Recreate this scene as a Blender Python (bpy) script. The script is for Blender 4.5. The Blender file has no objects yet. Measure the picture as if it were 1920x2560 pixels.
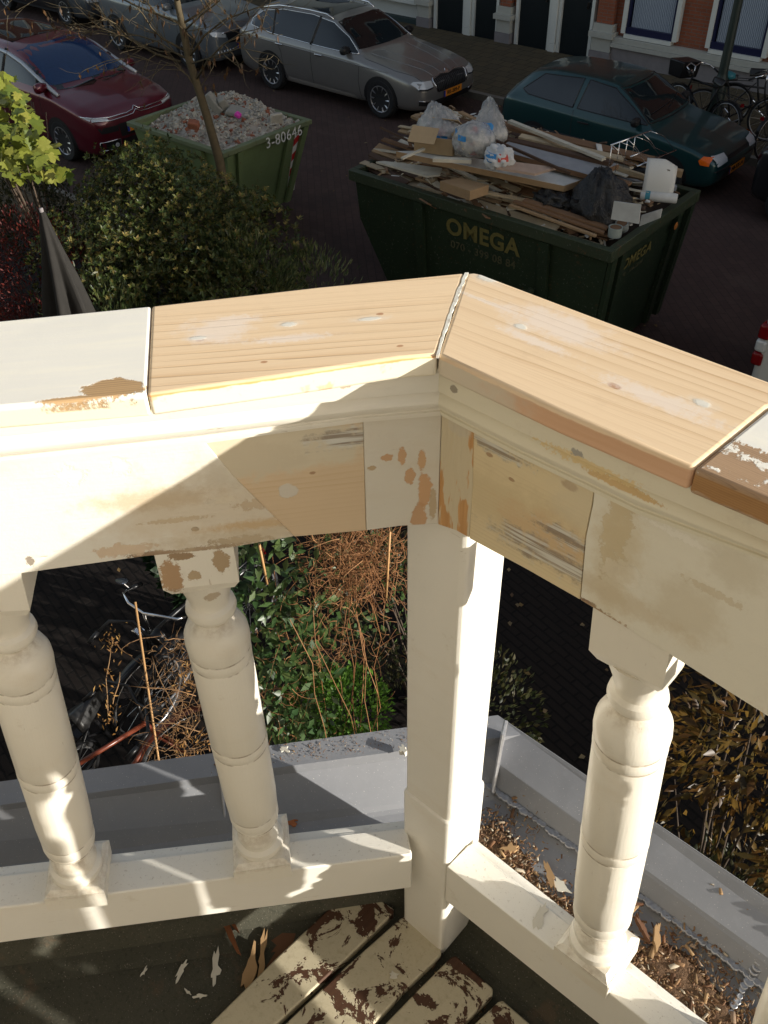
import bpy, bmesh, math, random
from mathutils import Vector, Matrix, noise
from mathutils.bvhtree import BVHTree
R_ = math.radians
random.seed(7)
# ---------------------------------------------------------------- camera, sky, sun, exposure
SC = bpy.context.scene
COL = SC.collection
EYE = 5.6; FPX = 2265.4
def camera_axes():
    p = R_(41.474); r = R_(-1.198)
    fw = Vector((0, math.cos(p), -math.sin(p))); up = Vector((0, math.sin(p), math.cos(p))); rt = Vector((1, 0, 0))
    r2 = rt*math.cos(r)+up*math.sin(r); u2 = -rt*math.sin(r)+up*math.cos(r)
    q = Matrix.Rotation(R_(41), 3, 'Z')
    return q@fw, q@r2, q@u2
FW, RT, UP = camera_axes()
cd = bpy.data.cameras.new('camera'); cam = bpy.data.objects.new('camera', cd); COL.objects.link(cam)
cd.sensor_fit = 'VERTICAL'; cd.sensor_height = 24; cd.lens = 24*FPX/2560; cd.clip_start = .02; cd.clip_end = 600
mw = Matrix((RT, UP, -FW)).transposed().to_4x4(); mw.translation = (0, 0, EYE); cam.matrix_world = mw
SC.camera = cam
SUN_AZ = 17.75; SUN_EL = 14.0
w = bpy.data.worlds.new('World'); SC.world = w; w.use_nodes = True
nt = w.node_tree; nt.nodes.clear()
sk = nt.nodes.new('ShaderNodeTexSky'); sk.sky_type = 'NISHITA'; sk.sun_disc = False
sk.sun_elevation = R_(SUN_EL); sk.sun_rotation = R_(90-SUN_AZ); sk.air_density = 1; sk.dust_density = 1.2
bg = nt.nodes.new('ShaderNodeBackground'); bg.inputs[1].default_value = 0.112
wo = nt.nodes.new('ShaderNodeOutputWorld'); hs = nt.nodes.new('ShaderNodeHueSaturation'); hs.inputs['Saturation'].default_value = .70; nt.links.new(sk.outputs[0], hs.inputs['Color'])
wm = nt.nodes.new('ShaderNodeMix'); wm.data_type = 'RGBA'; wm.blend_type = 'MULTIPLY'; wm.inputs[0].default_value = 1; wm.inputs[7].default_value = (1.0, .965, .92, 1); nt.links.new(hs.outputs[0], wm.inputs[6]); nt.links.new(wm.outputs[2], bg.inputs[0]); nt.links.new(bg.outputs[0], wo.inputs[0])
sd = bpy.data.lights.new('sun', 'SUN'); sun = bpy.data.objects.new('sun', sd); COL.objects.link(sun)
sd.energy = 4.6; sd.angle = R_(.5); sd.color = (1, .95, .86)
SD = Vector((math.cos(R_(SUN_AZ))*math.cos(R_(SUN_EL)), math.sin(R_(SUN_AZ))*math.cos(R_(SUN_EL)), math.sin(R_(SUN_EL))))
sun.rotation_euler = SD.to_track_quat('Z', 'Y').to_euler()
SC.view_settings.view_transform = 'Standard'; SC.view_settings.look = 'None'; SC.view_settings.exposure = 0.76; SC.view_settings.gamma = 1
# ---------------------------------------------------------------- measuring: sight lines cut with real planes
def ray(x, y): return (FW*FPX+RT*(x-960)-UP*(y-1280)).normalized()
def G(x, y, z=0): d = ray(x, y); return Vector((0, 0, EYE))+d*((z-EYE)/d.z)
def FY(x, y, Y): d = ray(x, y); return Vector((0, 0, EYE))+d*(Y/d.y)
def FX(x, y, X): d = ray(x, y); return Vector((0, 0, EYE))+d*(X/d.x)
def FP(x, y, P, n): d = ray(x, y); o = Vector((0, 0, EYE)); return o+d*((P-o).dot(n)/d.dot(n))
# ---------------------------------------------------------------- mesh helpers
def tag(o, label=None, cat=None, group=None, kind=None):
    if label: o['label'] = label
    if cat: o['category'] = cat
    if group: o['group'] = group
    if kind: o['kind'] = kind
    return o
def empty(name, loc=(0, 0, 0), rz=0, label=None, cat=None, group=None):
    o = bpy.data.objects.new(name, None); COL.objects.link(o); o.location = loc; o.rotation_euler[2] = rz
    o.empty_display_size = .1
    return tag(o, label, cat, group)
class MB:
    def __init__(s): s.v = []; s.f = []
    def add(s, vs, fs):
        b = len(s.v); s.v += [Vector(v) for v in vs]; s.f += [tuple(i+b for i in f) for f in fs]; return s
    def box(s, c, d, rot=None, top=1.0, topy=None):
        ty = top if topy is None else topy
        x, y, z = d[0]/2, d[1]/2, d[2]/2
        vs = [(-x, -y, -z), (x, -y, -z), (x, y, -z), (-x, y, -z), (-x*top, -y*ty, z), (x*top, -y*ty, z), (x*top, y*ty, z), (-x*top, y*ty, z)]
        m = rot if rot is not None else Matrix.Identity(3)
        return s.add([m@Vector(v)+Vector(c) for v in vs], [(0, 3, 2, 1), (4, 5, 6, 7), (0, 1, 5, 4), (1, 2, 6, 5), (2, 3, 7, 6), (3, 0, 4, 7)])
    def bb(s, x0, x1, y0, y1, z0, z1): return s.box(((x0+x1)/2, (y0+y1)/2, (z0+z1)/2), (abs(x1-x0), abs(y1-y0), abs(z1-z0)))
    def prism(s, pts, off):
        n = len(pts); off = Vector(off); p = [Vector(q) for q in pts]
        return s.add(p+[q+off for q in p], [tuple(range(n))[::-1], tuple(range(n, 2*n))]+[(i, (i+1) % n, n+(i+1) % n, n+i) for i in range(n)])
    def tube(s, pts, r, n=8, cap=True):
        pts = [Vector(p) for p in pts]; m = len(pts)
        rs = r if isinstance(r, (list, tuple)) else [r]*m
        vs = []; fs = []; ref = None
        for i, p in enumerate(pts):
            t = (pts[min(i+1, m-1)]-pts[max(i-1, 0)])
            if t.length < 1e-9: t = Vector((0, 0, 1))
            t.normalize()
            if ref is None: ref = t.orthogonal().normalized()
            ref = (ref-t*ref.dot(t))
            ref = ref.normalized() if ref.length > 1e-6 else t.orthogonal().normalized()
            b = t.cross(ref)
            for k in range(n):
                a = 2*math.pi*k/n; vs.append(p+(ref*math.cos(a)+b*math.sin(a))*rs[i])
        for i in range(m-1):
            for k in range(n): fs.append((i*n+k, i*n+(k+1) % n, (i+1)*n+(k+1) % n, (i+1)*n+k))
        if cap: fs += [tuple(range(n))[::-1], tuple(range((m-1)*n, m*n))]
        return s.add(vs, fs)
    def lathe(s, prof, c=(0, 0, 0), n=24, M=None, cap=True):
        vs = []; fs = []; m = len(prof); M = M or Matrix.Identity(3); c = Vector(c)
        for (r, z) in prof:
            for k in range(n):
                a = 2*math.pi*k/n; vs.append(M@Vector((r*math.cos(a), r*math.sin(a), z))+c)
        for i in range(m-1):
            for k in range(n): fs.append((i*n+k, i*n+(k+1) % n, (i+1)*n+(k+1) % n, (i+1)*n+k))
        if cap: fs += [tuple(range(n))[::-1], tuple(range((m-1)*n, m*n))]
        return s.add(vs, fs)
    def grid(s, fn, nu, nv):
        vs = [fn(i/(nu-1), j/(nv-1)) for i in range(nu) for j in range(nv)]
        return s.add(vs, [(i*nv+j, (i+1)*nv+j, (i+1)*nv+j+1, i*nv+j+1) for i in range(nu-1) for j in range(nv-1)])
    def leaf(s, c, d, n, l, wd, fold=.15):
        d = d.normalized(); sx = d.cross(n)
        if sx.length < 1e-4: sx = d.orthogonal()
        sx.normalize(); nn = sx.cross(d)
        c = Vector(c)
        return s.add([c, c+d*l*.45+sx*wd/2+nn*wd*fold, c+d*l, c+d*l*.45-sx*wd/2+nn*wd*fold], [(0, 1, 2), (0, 2, 3)])
    def build(s, name, mat, parent=None, smooth=False, bevel=0, frame=None, label=None, seg=2, auto=None, kind=None, solid=0):
        me = bpy.data.meshes.new(name)
        vs = s.v
        o = bpy.data.objects.new(name, me)
        if frame is not None:
            inv = frame.inverted(); vs = [inv@v for v in vs]
        me.from_pydata([tuple(v) for v in vs], [], s.f); me.validate(); me.update()
        COL.objects.link(o)
        if mat: me.materials.append(mat)
        bm = bmesh.new(); bm.from_mesh(me); bmesh.ops.recalc_face_normals(bm, faces=bm.faces) if not (smooth == 'keep') else None
        bm.to_mesh(me); bm.free()
        if smooth: me.polygons.foreach_set('use_smooth', [True]*len(me.polygons))
        if auto and smooth:
            me.set_sharp_from_angle(angle=R_(auto))
        if parent is not None: o.parent = parent
        if frame is not None: o.matrix_basis = frame
        if solid:
            md = o.modifiers.new('solid', 'SOLIDIFY'); md.thickness = solid
        if bevel:
            md = o.modifiers.new('bevel', 'BEVEL'); md.width = bevel; md.segments = seg; md.limit_method = 'ANGLE'; md.angle_limit = R_(35)
            me.polygons.foreach_set('use_smooth', [True]*len(me.polygons)); me.set_sharp_from_angle(angle=R_(40))
        if label: o['label'] = label
        if kind: o['kind'] = kind
        return o
# ---------------------------------------------------------------- material helpers
class MT:
    def __init__(s, name, rough=.6, metal=0, spec=.4, coords='Object'):
        s.m = bpy.data.materials.new(name); s.m.use_nodes = True; s.t = s.m.node_tree; s.t.nodes.clear()
        s.o = s.N('ShaderNodeOutputMaterial'); s.b = s.N('ShaderNodeBsdfPrincipled')
        s.t.links.new(s.b.outputs[0], s.o.inputs[0])
        s.set('Roughness', rough); s.set('Metallic', metal); s.set('Specular IOR Level', spec)
        s.tc = s.N('ShaderNodeTexCoord'); s.P = s.tc.outputs[coords]
    def N(s, t): return s.t.nodes.new(t)
    def L(s, a, i):
        if hasattr(a, 'is_output') and a.is_output: s.t.links.new(a, i)
        else:
            if i.type == 'RGBA' and not isinstance(a, (int, float)): a = (*a, 1) if len(a) == 3 else a
            elif i.type == 'RGBA': a = (a, a, a, 1)
            i.default_value = a
    def set(s, k, v): s.L(v, s.b.inputs[k]); return s
    def map(s, sc=(1, 1, 1), loc=(0, 0, 0), rot=(0, 0, 0), P=None):
        n = s.N('ShaderNodeMapping'); s.L(P or s.P, n.inputs[0]); n.inputs[1].default_value = loc; n.inputs[2].default_value = rot; n.inputs[3].default_value = sc; return n.outputs[0]
    def noise(s, scale=5, detail=4, rough=.6, P=None, dist=0, col=False):
        n = s.N('ShaderNodeTexNoise'); s.L(P or s.P, n.inputs['Vector']); n.inputs['Scale'].default_value = scale; n.inputs['Detail'].default_value = detail; n.inputs['Roughness'].default_value = rough; n.inputs['Distortion'].default_value = dist
        return n.outputs[1 if col else 0]
    def voro(s, scale=5, P=None, feat='F1', out='Distance'):
        n = s.N('ShaderNodeTexVoronoi'); n.feature = feat; s.L(P or s.P, n.inputs['Vector']); n.inputs['Scale'].default_value = scale; return n.outputs[out]
    def wave(s, scale, dist=0, dsc=1, P=None, dr='Y', prof='SIN', detail=2):
        n = s.N('ShaderNodeTexWave'); n.bands_direction = dr; n.wave_profile = prof; s.L(P or s.P, n.inputs['Vector']); n.inputs['Scale'].default_value = scale; n.inputs['Distortion'].default_value = dist; n.inputs['Detail'].default_value = detail; n.inputs['Detail Scale'].default_value = dsc
        return n.outputs['Fac']
    def mth(s, op, a, b=0, c=None, clamp=False):
        n = s.N('ShaderNodeMath'); n.operation = op; s.L(a, n.inputs[0]); s.L(b, n.inputs[1]); n.use_clamp = clamp
        if c is not None: s.L(c, n.inputs[2])
        return n.outputs[0]
    def ramp(s, f, stops, interp='LINEAR'):
        n = s.N('ShaderNodeValToRGB'); s.L(f, n.inputs[0]); cr = n.color_ramp; cr.interpolation = interp
        for i, (p, c) in enumerate(stops):
            e = cr.elements[i] if i < 2 else cr.elements.new(p)
            e.position = p; e.color = (c, c, c, 1) if isinstance(c, (int, float)) else (*c, 1)
        return n.outputs[0]
    def step(s, f, lo, hi):
        n = s.N('ShaderNodeMapRange'); n.interpolation_type = 'SMOOTHSTEP'; s.L(f, n.inputs[0]); n.inputs[1].default_value = lo; n.inputs[2].default_value = hi; n.inputs[3].default_value = 0; n.inputs[4].default_value = 1
        return n.outputs[0]
    def mix(s, f, a, b, mode='MIX'):
        n = s.N('ShaderNodeMix'); n.data_type = 'RGBA'; n.blend_type = mode; s.L(f, n.inputs[0]); s.L(a, n.inputs[6]); s.L(b, n.inputs[7]); return n.outputs[2]
    def sep(s, P=None):
        n = s.N('ShaderNodeSeparateXYZ'); s.L(P or s.P, n.inputs[0]); return n.outputs
    def bump(s, h, strength=.3, dist=.002, nrm=None):
        n = s.N('ShaderNodeBump'); s.L(h, n.inputs['Height']); n.inputs['Strength'].default_value = strength; n.inputs['Distance'].default_value = dist
        s.L(n.outputs[0], s.b.inputs['Normal']); return s
    def blob(s, c, r, nz=.5, nsc=60, ax='xz', soft=.08, rot=0, P=None):
        """a mask, 1 inside an uneven ellipse of centre c and radii r"""
        x, y, z = s.sep(P); q = {'x': x, 'y': y, 'z': z}
        a = s.mth('SUBTRACT', q[ax[0]], c[0]); b = s.mth('SUBTRACT', q[ax[1]], c[1])
        if rot:
            ca, sa = math.cos(rot), math.sin(rot)
            a, b = s.mth('ADD', s.mth('MULTIPLY', a, ca), s.mth('MULTIPLY', b, sa)), s.mth('SUBTRACT', s.mth('MULTIPLY', b, ca), s.mth('MULTIPLY', a, sa))
        a = s.mth('DIVIDE', a, r[0]); b = s.mth('DIVIDE', b, r[1])
        d = s.mth('SQRT', s.mth('ADD', s.mth('MULTIPLY', a, a), s.mth('MULTIPLY', b, b)))
        n = s.noise(max(nsc, .9/min(r)), 6, .72, P)
        d = s.mth('ADD', d, s.mth('MULTIPLY', s.mth('SUBTRACT', n, .5), nz*3.6))
        return s.mth('SUBTRACT', 1, s.step(d, 1-soft, 1+soft))
    def mx(s, *ms):
        a = ms[0]
        for b in ms[1:]: a = s.mth('MAXIMUM', a, b)
        return a
    def col(s, c): s.set('Base Color', c); return s
def plain(name, c, rough=.6, metal=0, var=.15, sc=20, spec=.4, bump=0, **kw):
    m = MT(name, rough, metal, spec)
    n = m.noise(sc, 4, .6)
    m.col(m.mix(n, tuple(x*(1-var) for x in c), tuple(min(1, x*(1+var)) for x in c)))
    if bump: m.bump(n, bump, .005)
    for k, v in kw.items(): m.set(k.replace('_', ' '), v)
    return m.m
# ================================================================ the balcony
SCL = .8
ZC = EYE-.5187*SCL
ZFB = ZC-.259*SCL; ZRT = ZC-1.14*SCL; ZRB = ZC-1.276*SCL; ZDK = 3.965; ZFELT = 3.94
Q3 = Matrix.Rotation(R_(41), 3, 'Z')
P0 = Q3@Vector((.0733, .7424, 0))
UL = Q3@Vector((math.cos(R_(187.57)), math.sin(R_(187.57)), 0)); UR = Q3@Vector((math.cos(R_(-42.81)), math.sin(R_(-42.81)), 0))
NL = Q3@Vector((.1317, -.9913, 0)); NR = Q3@Vector((-.6796, -.7336, 0))
ZV = Vector((0, 0, 1))
def frame(u, n, z): m = Matrix((u, n, ZV)).transposed().to_4x4(); m.translation = Vector((P0.x, P0.y, z)); return m
FRL = frame(UL, NL, ZC); FRR = frame(UR, -NR, ZC)      # local x runs along the rail from the corner, z = 0 on the handrail top
ILR = {'L': FRL.inverted(), 'R': FRR.inverted()}
QF = FP(1095, 1308, P0+NL*.040, NL); QF.z = 0            # inner vertical corner of the fascia
def VL(x, y, d=0): return FP(x, y, QF+NL*d, NL)
def VR(x, y, d=0): return FP(x, y, QF+NR*d, NR)
def lf(k, P): q = ILR[k]@P; return q
def ext(a, b, t): return a+(a-b).normalized()*t         # carry the line b->a on past a by t
# ---- materials of the balustrade
CREAM = (.80, .765, .675); WOOD = (.66, .42, .22)
def grain(m, per=.008, diag=.04, ax='y', dist=1.5, dark=(.45, .25, .11), light=(.72, .52, .32), knots=(), P=None, xs=1.0):
    P = P or m.P
    # stretch so noise runs along x
    Q = m.map((.06*xs, 1, 1), P=P)
    wob = m.noise(14, 3, .5, Q)
    x, y, z = m.sep(P); c = {'y': y, 'z': z}[ax]
    c = m.mth('ADD', c, m.mth('MULTIPLY', x, diag))
    c = m.mth('ADD', c, m.mth('MULTIPLY', wob, .012*dist))
    wid = m.noise(28, 2, .5, m.map((.10, 1, 1), loc=(9, 2, 0), P=P)); c = m.mth('ADD', c, m.mth('MULTIPLY', wid, per*1.3))
    for (kx, ky, kr) in knots:
        a = m.mth('DIVIDE', m.mth('SUBTRACT', x, kx), kr*3); b = m.mth('DIVIDE', m.mth('SUBTRACT', {'y': y, 'z': z}[ax], ky), kr*1.2)
        g = m.mth('EXPONENT', m.mth('MULTIPLY', m.mth('ADD', m.mth('MULTIPLY', a, a), m.mth('MULTIPLY', b, b)), -1))
        c = m.mth('ADD', c, m.mth('MULTIPLY', g, kr*.9))
    f = m.mth('FRACT', m.mth('DIVIDE', c, per))
    band = m.ramp(f, [(0, 0), (.5, .12), (.80, .5), (.93, 1), (1, .05)])
    irr = m.noise(30, 3, .6, m.map((.05, 1, 1), loc=(3, 0, 0), P=P))
    fine = m.noise(500, 2, .6, m.map((.03, 1, 1), P=P))
    k = m.mth('MULTIPLY', band, m.step(irr, .3, .75))
    colr = m.mix(k, light, dark)
    colr = m.mix(m.mth('MULTIPLY', m.step(fine, .45, .8), .22), colr, dark)
    big = m.noise(9, 3, .5, m.map((.3, 1, 1), P=P))
    colr = m.mix(m.mth('MULTIPLY', big, .35), colr, tuple(min(1, v*1.2) for v in light))
    f2 = m.mth('FRACT', m.mth('DIVIDE', c, per*.31)); colr = m.mix(m.mth('MULTIPLY', m.mth('MULTIPLY', m.step(f2, .6, .95), m.step(m.noise(22, 3, .6, m.map((.08, 1, 1), loc=(7, 0, 0), P=P)), .45, .8)), .35), colr, dark)
    return colr, k, fine
def knots_mask(m, knots, ax):
    return m.mx(*[m.blob((kx, ky), (kr, kr*.6), .25, 150, 'x'+ax, .25) for (kx, ky, kr) in knots]) if knots else None
def paint_layers(m, base=CREAM, ax='z', ghost=.5, gsc=8):
    n1 = m.noise(gsc, 5, .65, m.map((.45, 1, 1))); n2 = m.noise(38, 4, .7); n3 = m.noise(260, 3, .6)
    c = m.mix(m.mth('MULTIPLY', m.step(n1, .5, .8), ghost), base, (.62, .50, .33))
    c = m.mix(m.mth('MULTIPLY', m.step(n2, .6, .85), .3), c, (.82, .79, .70))
    c = m.mix(m.mth('MULTIPLY', m.step(n3, .62, .8), .12), c, (.4, .33, .22))
    br = m.noise(330, 3, .6, m.map((.06, 1, 1) if ax == 'z' else (1, 1, .06)))
    c = m.mix(m.mth('MULTIPLY', m.step(m.noise(21, 6, .75), .60, .72), .30), c, (.56, .48, .36))
    crk = m.mth('MULTIPLY', m.step(m.noise(160, 4, .75, m.map((.10, 1, 1) if ax == 'z' else (1, 1, .10))), .66, .70), m.step(m.noise(9, 4), .48, .6)); c = m.mix(m.mth('MULTIPLY', crk, .5), c, (.38, .29, .19))
    h = m.mth('ADD', m.mth('MULTIPLY', n2, .6), m.mth('ADD', m.mth('MULTIPLY', br, .7), m.mth('SUBTRACT', m.mth('MULTIPLY', n3, .25), crk)))
    return c, h
def mk_caps():
    out = {}
    # new wood on the left rail
    for key, k, ax in (('wl', 'L', 'y'), ('wr', 'R', 'y')):
        m = MT('bare pine handrail '+k, .62, 0, .3)
        loc = lambda px, py: lf(k, G(px, py, ZC))
        if k == 'L': kn = [(500, 850, .004), (950, 785, .0035), (1000, 865, .003), (660, 905, .003)]; fill = [(495, 845, .007, .003), (722, 811, .007, .0038), (925, 797, .010, .003)]; pale = [(545, 825, .028, .020), (725, 846, .034, .006), (590, 800, .02, .008)]
        else: kn = [(1536, 965, .006), (1240, 990, .003)]; fill = [(1301, 816, .006, .004), (1755, 1008, .007, .0042), (1218, 695, .010, .006)]; pale = [(1395, 815, .05, .020), (1330, 850, .035, .006), (1230, 760, .05, .0028), (1650, 1000, .05, .010)]
        K = [(loc(a, b).x, loc(a, b).y, r) for a, b, r in kn]
        c, kk, fine = grain(m, .0128 if k == 'L' else .0125, .03 if k == 'L' else -.06, 'y', 1.6, (.56, .36, .19), (.80, .61, .40), K)
        c = m.mix(m.mth('MULTIPLY', knots_mask(m, K, 'y'), .75), c, (.40, .17, .07))
        pm = m.mx(*[m.blob((loc(a, b).x, loc(a, b).y), (rx, ry), .9, 40, 'xy', .5) for a, b, rx, ry in pale])
        c = m.mix(m.mth('MULTIPLY', pm, .55), c, (.84, .76, .70))
        fm = m.mx(*[m.blob((loc(a, b).x, loc(a, b).y), (rx, ry), .35, 150, 'xy', .25) for a, b, rx, ry in fill])
        scr = m.step(m.noise(240, 3, .6, m.map((.05, 1, 1), rot=(0, 0, R_(24)))), .66, .72); c = m.mix(m.mth('MULTIPLY', scr, .22), c, (.88, .80, .68))
        fm2 = m.mx(*[m.blob((loc(a, b).x, loc(a, b).y), (rx*1.9, ry*1.7), .6, 70, 'xy', .5) for a, b, rx, ry in fill]); c = m.mix(m.mth('MULTIPLY', fm2, .3), c, (.80, .75, .68))
        grime = m.step(m.noise(16, 6, .7), .55, .8); c = m.mix(m.mth('MULTIPLY', grime, .22), c, (.55, .40, .25))
        c = m.mix(m.mth('MULTIPLY', fm, .85), c, (.74, .73, .66))
        # front face: filler cream on the left board, bare salmon wood on the right board
        x, y, z = m.sep()
        front = m.mth('SUBTRACT', 1, m.step(m.mth('ADD', z, m.mth('MULTIPLY', m.mth('SUBTRACT', m.noise(50, 3), .5), .004)), -.0045, -.003))
        if k == 'L':
            edge = m.mth('MULTIPLY', front, m.mth('SUBTRACT', 1, m.step(z, -.019, -.0205)))
            f2 = m.mix(m.mth('MULTIPLY', m.step(m.noise(26, 4), .6, .66), .8), (.80, .73, .58), (.72, .48, .27))
            c = m.mix(m.mth('MULTIPLY', m.mth('SUBTRACT', 1, m.step(z, -.003, -.001)), 1), c, (.74, .38, .14))
            c = m.mix(front, c, f2)
        else:
            sal = m.mix(m.noise(200, 2, .5, m.map((.02, 1, 1))), (.62, .36, .21), (.74, .48, .31))
            crm = m.mth('SUBTRACT', 1, m.step(m.mth('ADD', x, m.mth('MULTIPLY', m.noise(30, 3), .12)), .13, .20))
            f2 = m.mix(crm, sal, (.64, .56, .44))
            c = m.mix(front, c, f2)
        m.col(c); m.bump(m.mth('ADD', m.mth('MULTIPLY', fine, .6), m.mth('SUBTRACT', m.mth('MULTIPLY', fm, 2), kk)), .35, .0008)
        out[key] = m.m
    for key, k in (('pl', 'L'), ('pr', 'R')):
        m = MT('white primed handrail '+k, .7, 0, .3)
        n1 = m.noise(45, 4, .65, m.map((.12, 1, 1))); n2 = m.noise(9, 4, .6); n3 = m.noise(400, 2)
        c = m.mix(m.step(n1, .42, .7), (.83, .81, .74), (.88, .85, .75))
        c = m.mix(m.mth('MULTIPLY', m.step(n2, .5, .75), .35), c, (.72, .71, .66))
        loc = lambda px, py: lf(k, G(px, py, ZC))
        x, y, z = m.sep()
        front = m.mth('SUBTRACT', 1, m.step(z, -.006, -.003))
        c = m.mix(front, c, (.80, .73, .56))
        if k == 'L':
            a = loc(283, 970); b = loc(85, 1011)
            bm_ = m.mx(m.blob((a.x, a.y), (.026, .014), .5, 70, 'xy', .1), m.blob((b.x, b.y+.002), (.025, .0025), .4, 70, 'xy', .1), m.blob((a.x+.03, a.y+.010), (.03, .003), .4, 70, 'xy', .2))
            wd, _, fine = grain(m, .003, .0, 'y', 1, (.16, .09, .04), (.50, .33, .17))
            bm_ = m.mth('MULTIPLY', bm_, m.step(z, -.012, -.009)); c = m.mix(bm_, c, wd); h = m.mth('SUBTRACT', m.mth('MULTIPLY', n1, .5), m.mth('MULTIPLY', bm_, 1.5))
        else:
            a = loc(1820, 1160); b = loc(1880, 1230); d = loc(1880, 1130)
            bm_ = m.mx(m.blob((a.x, a.y), (.045, .014), 1.0, 90, 'xy', .15), m.blob((b.x, b.y), (.08, .010), 1.0, 90, 'xy', .15), m.blob((d.x, d.y), (.02, .006), 1.2, 120, 'xy', .15))
            wd, _, fine = grain(m, .0022, .0, 'y', 1, (.10, .06, .035), (.42, .28, .17))
            c = m.mix(bm_, c, wd)
            fw_ = m.mth('MULTIPLY', m.mth('SUBTRACT', 1, m.step(z, -.0052, -.004)), m.step(m.mth('ADD', z, m.mth('MULTIPLY', m.noise(60, 4, .6), .014)), -.014, -.0125))
            w2, _, _ = grain(m, .0022, .02, 'z', 1, (.13, .06, .02), (.40, .22, .09))
            c = m.mix(fw_, c, w2); h = m.mth('SUBTRACT', m.mth('MULTIPLY', n1, .5), m.mth('MULTIPLY', m.mx(bm_, fw_), 1.6))
        m.col(c); m.bump(m.mth('ADD', h, m.mth('MULTIPLY', n3, .15)), .5, .0012)
        out[key] = m.m
    return out
CAP = mk_caps()
def paint(name, feats=(), base=CREAM, k='L', ghost=.5, woodfeats=(), dark=(), rough=.5, gsc=8, bs=.25):
    """cream paint with sanded ghosts; feats = bare or stained patches (x, z, rx, rz, colour)"""
    m = MT(name, rough, 0, .45); c, h = paint_layers(m, base, ghost=ghost, gsc=gsc)
    for (x, z, rx, rz, cc, nz) in feats:
        b = m.blob((x, z), (rx, rz), nz, 55, 'xz', .12); c = m.mix(m.mth('MULTIPLY', b, .9), c, cc); h = m.mth('SUBTRACT', h, m.mth('MULTIPLY', b, .7))
    for (x, z, rx, rz, cc, st) in woodfeats:
        b = m.blob((x, z), (rx, rz), .8, 14, 'xz', .6); c = m.mix(m.mth('MULTIPLY', b, st), c, cc)
    m.col(c); m.bump(h, bs, .0015); return m.m
BAL = empty('balustrade', (P0.x, P0.y, ZDK), 0, 'cream painted wooden balcony railing with turned balusters and patched bare pine handrail', 'railing')
BAL.rotation_euler = (0, 0, 0)
BI = Matrix.Translation(BAL.location).inverted()
def part(mb, name, mat, fr=None, **kw):
    fr = fr if fr is not None else Matrix.Translation(BAL.location)
    o = mb.build(name, mat, BAL, frame=fr, **kw); o.matrix_basis = BI@fr; return o
TH = .0224
gt = lambda x, y: G(x, y, ZC)
dn = Vector((0, 0, -TH))
# handrail boards
a0, a1, b0, b1 = gt(0, 801), gt(377.5, 764), gt(0, 1016), gt(366.5, 985)
part(MB().prism([ext(a0, a1, 1.2), a0, a1, b1, b0, ext(b0, b1, 1.2)], dn), 'handrail_board', CAP['pl'], FRL, bevel=.003, seg=3, label='white primed board with a brown bare patch, left end of the handrail')
part(MB().prism([gt(379, 764), gt(800, 716), gt(1161, 681), gt(1125, 790), gt(1091, 886), gt(1000, 893), gt(700, 939), gt(368.3, 985)], dn), 'handrail_board', CAP['wl'], FRL, bevel=.003, seg=3, label='bare pine board left of the mitre joint')
J0, J1 = gt(1921, 1018), gt(1734, 1170)
oc = gt(1165, 681)
jo = gt(2010, 985)
part(MB().prism([oc, gt(1185, 680), gt(1205, 684), gt(1225, 692), gt(1560, 818), gt(1920, 951), jo, J0, J1, gt(1405, 1030), gt(1095, 886), gt(1129, 790)], dn), 'handrail_board', CAP['wr'], FRR, bevel=.004, seg=3, label='bare pine board right of the mitre joint')
dR = (gt(1734, 1168)-gt(1096, 886)).normalized()
part(MB().prism([gt(2013, 988), gt(1924, 1020), gt(1737, 1171), gt(1920, 1246), gt(1920, 1246)+UR*1.6, gt(2013, 988)+UR*1.5], dn+Vector((0, 0, -.001))), 'handrail_board', CAP['pr'], FRR, bevel=.003, seg=3, label='weathered white board with flaking paint, right end of the handrail')
# filler along the mitre
m = MT('mitre filler', .8); n = m.noise(120, 4, .7); m.col(m.mix(m.step(n, .45, .62), (.74, .73, .66), (.55, .50, .42))); m.bump(n, .4, .001); FILL = m.m
mf = MB(); random.seed(3); N = 26
Lp, Rp = [], []
for i in range(N):
    t = i/(N-1); px = 1166-72*t-4*math.sin(t*3); py = 681+207*t
    wl, wr = (5.5-2*t)*random.uniform(.5, 1.2), (6-2.5*t)*random.uniform(.5, 1.3)
    Lp.append(G(px-wl, py, ZC+.0003)); Rp.append(G(px+wr, py, ZC+.0003))
for i in range(N-1): mf.prism([Lp[i], Lp[i+1], Rp[i+1], Rp[i]], (0, 0, -.003))
part(mf, 'joint_filler', FILL)
# mouldings: one ruled profile per rail
MP = [(-.02, .85), (.05, .85), (.08, .95), (.36, 1.0), (.40, .98), (.43, .62), (.47, .55), (.50, .62), (.56, .84), (.63, .92), (.70, .84), (.76, .62), (.80, .44), (.83, .30), (.86, .30), (.875, .42), (.91, .42), (.925, .12), (1.0, .12), (1.0, -.3)]
def moulding(k, stations, mat, lab=None):
    n = NL if k == 'L' else NR; u = UL if k == 'L' else UR
    mb = MB(); nu = len(stations)
    rows = []
    for (B, mit) in stations:      # B = bottom point on the fascia plane
        zt = ZC-TH
        row = []
        for (t, o) in MP:
            d = o*.0145; row.append(Vector((B.x, B.y, zt+(B.z-zt)*t))+n*d+(u*mit*d))
        rows.append(row)
    nv = len(MP)
    mb.add([p for r in rows for p in r], [(i*nv+j, (i+1)*nv+j, (i+1)*nv+j+1, i*nv+j+1) for i in range(nu-1) for j in range(nv-1)])
    return part(mb, 'moulding', mat, FRL if k == 'L' else FRR, smooth=True, auto=28, label=lab)
mit = 1/math.tan(math.radians(129.6/2))
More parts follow.
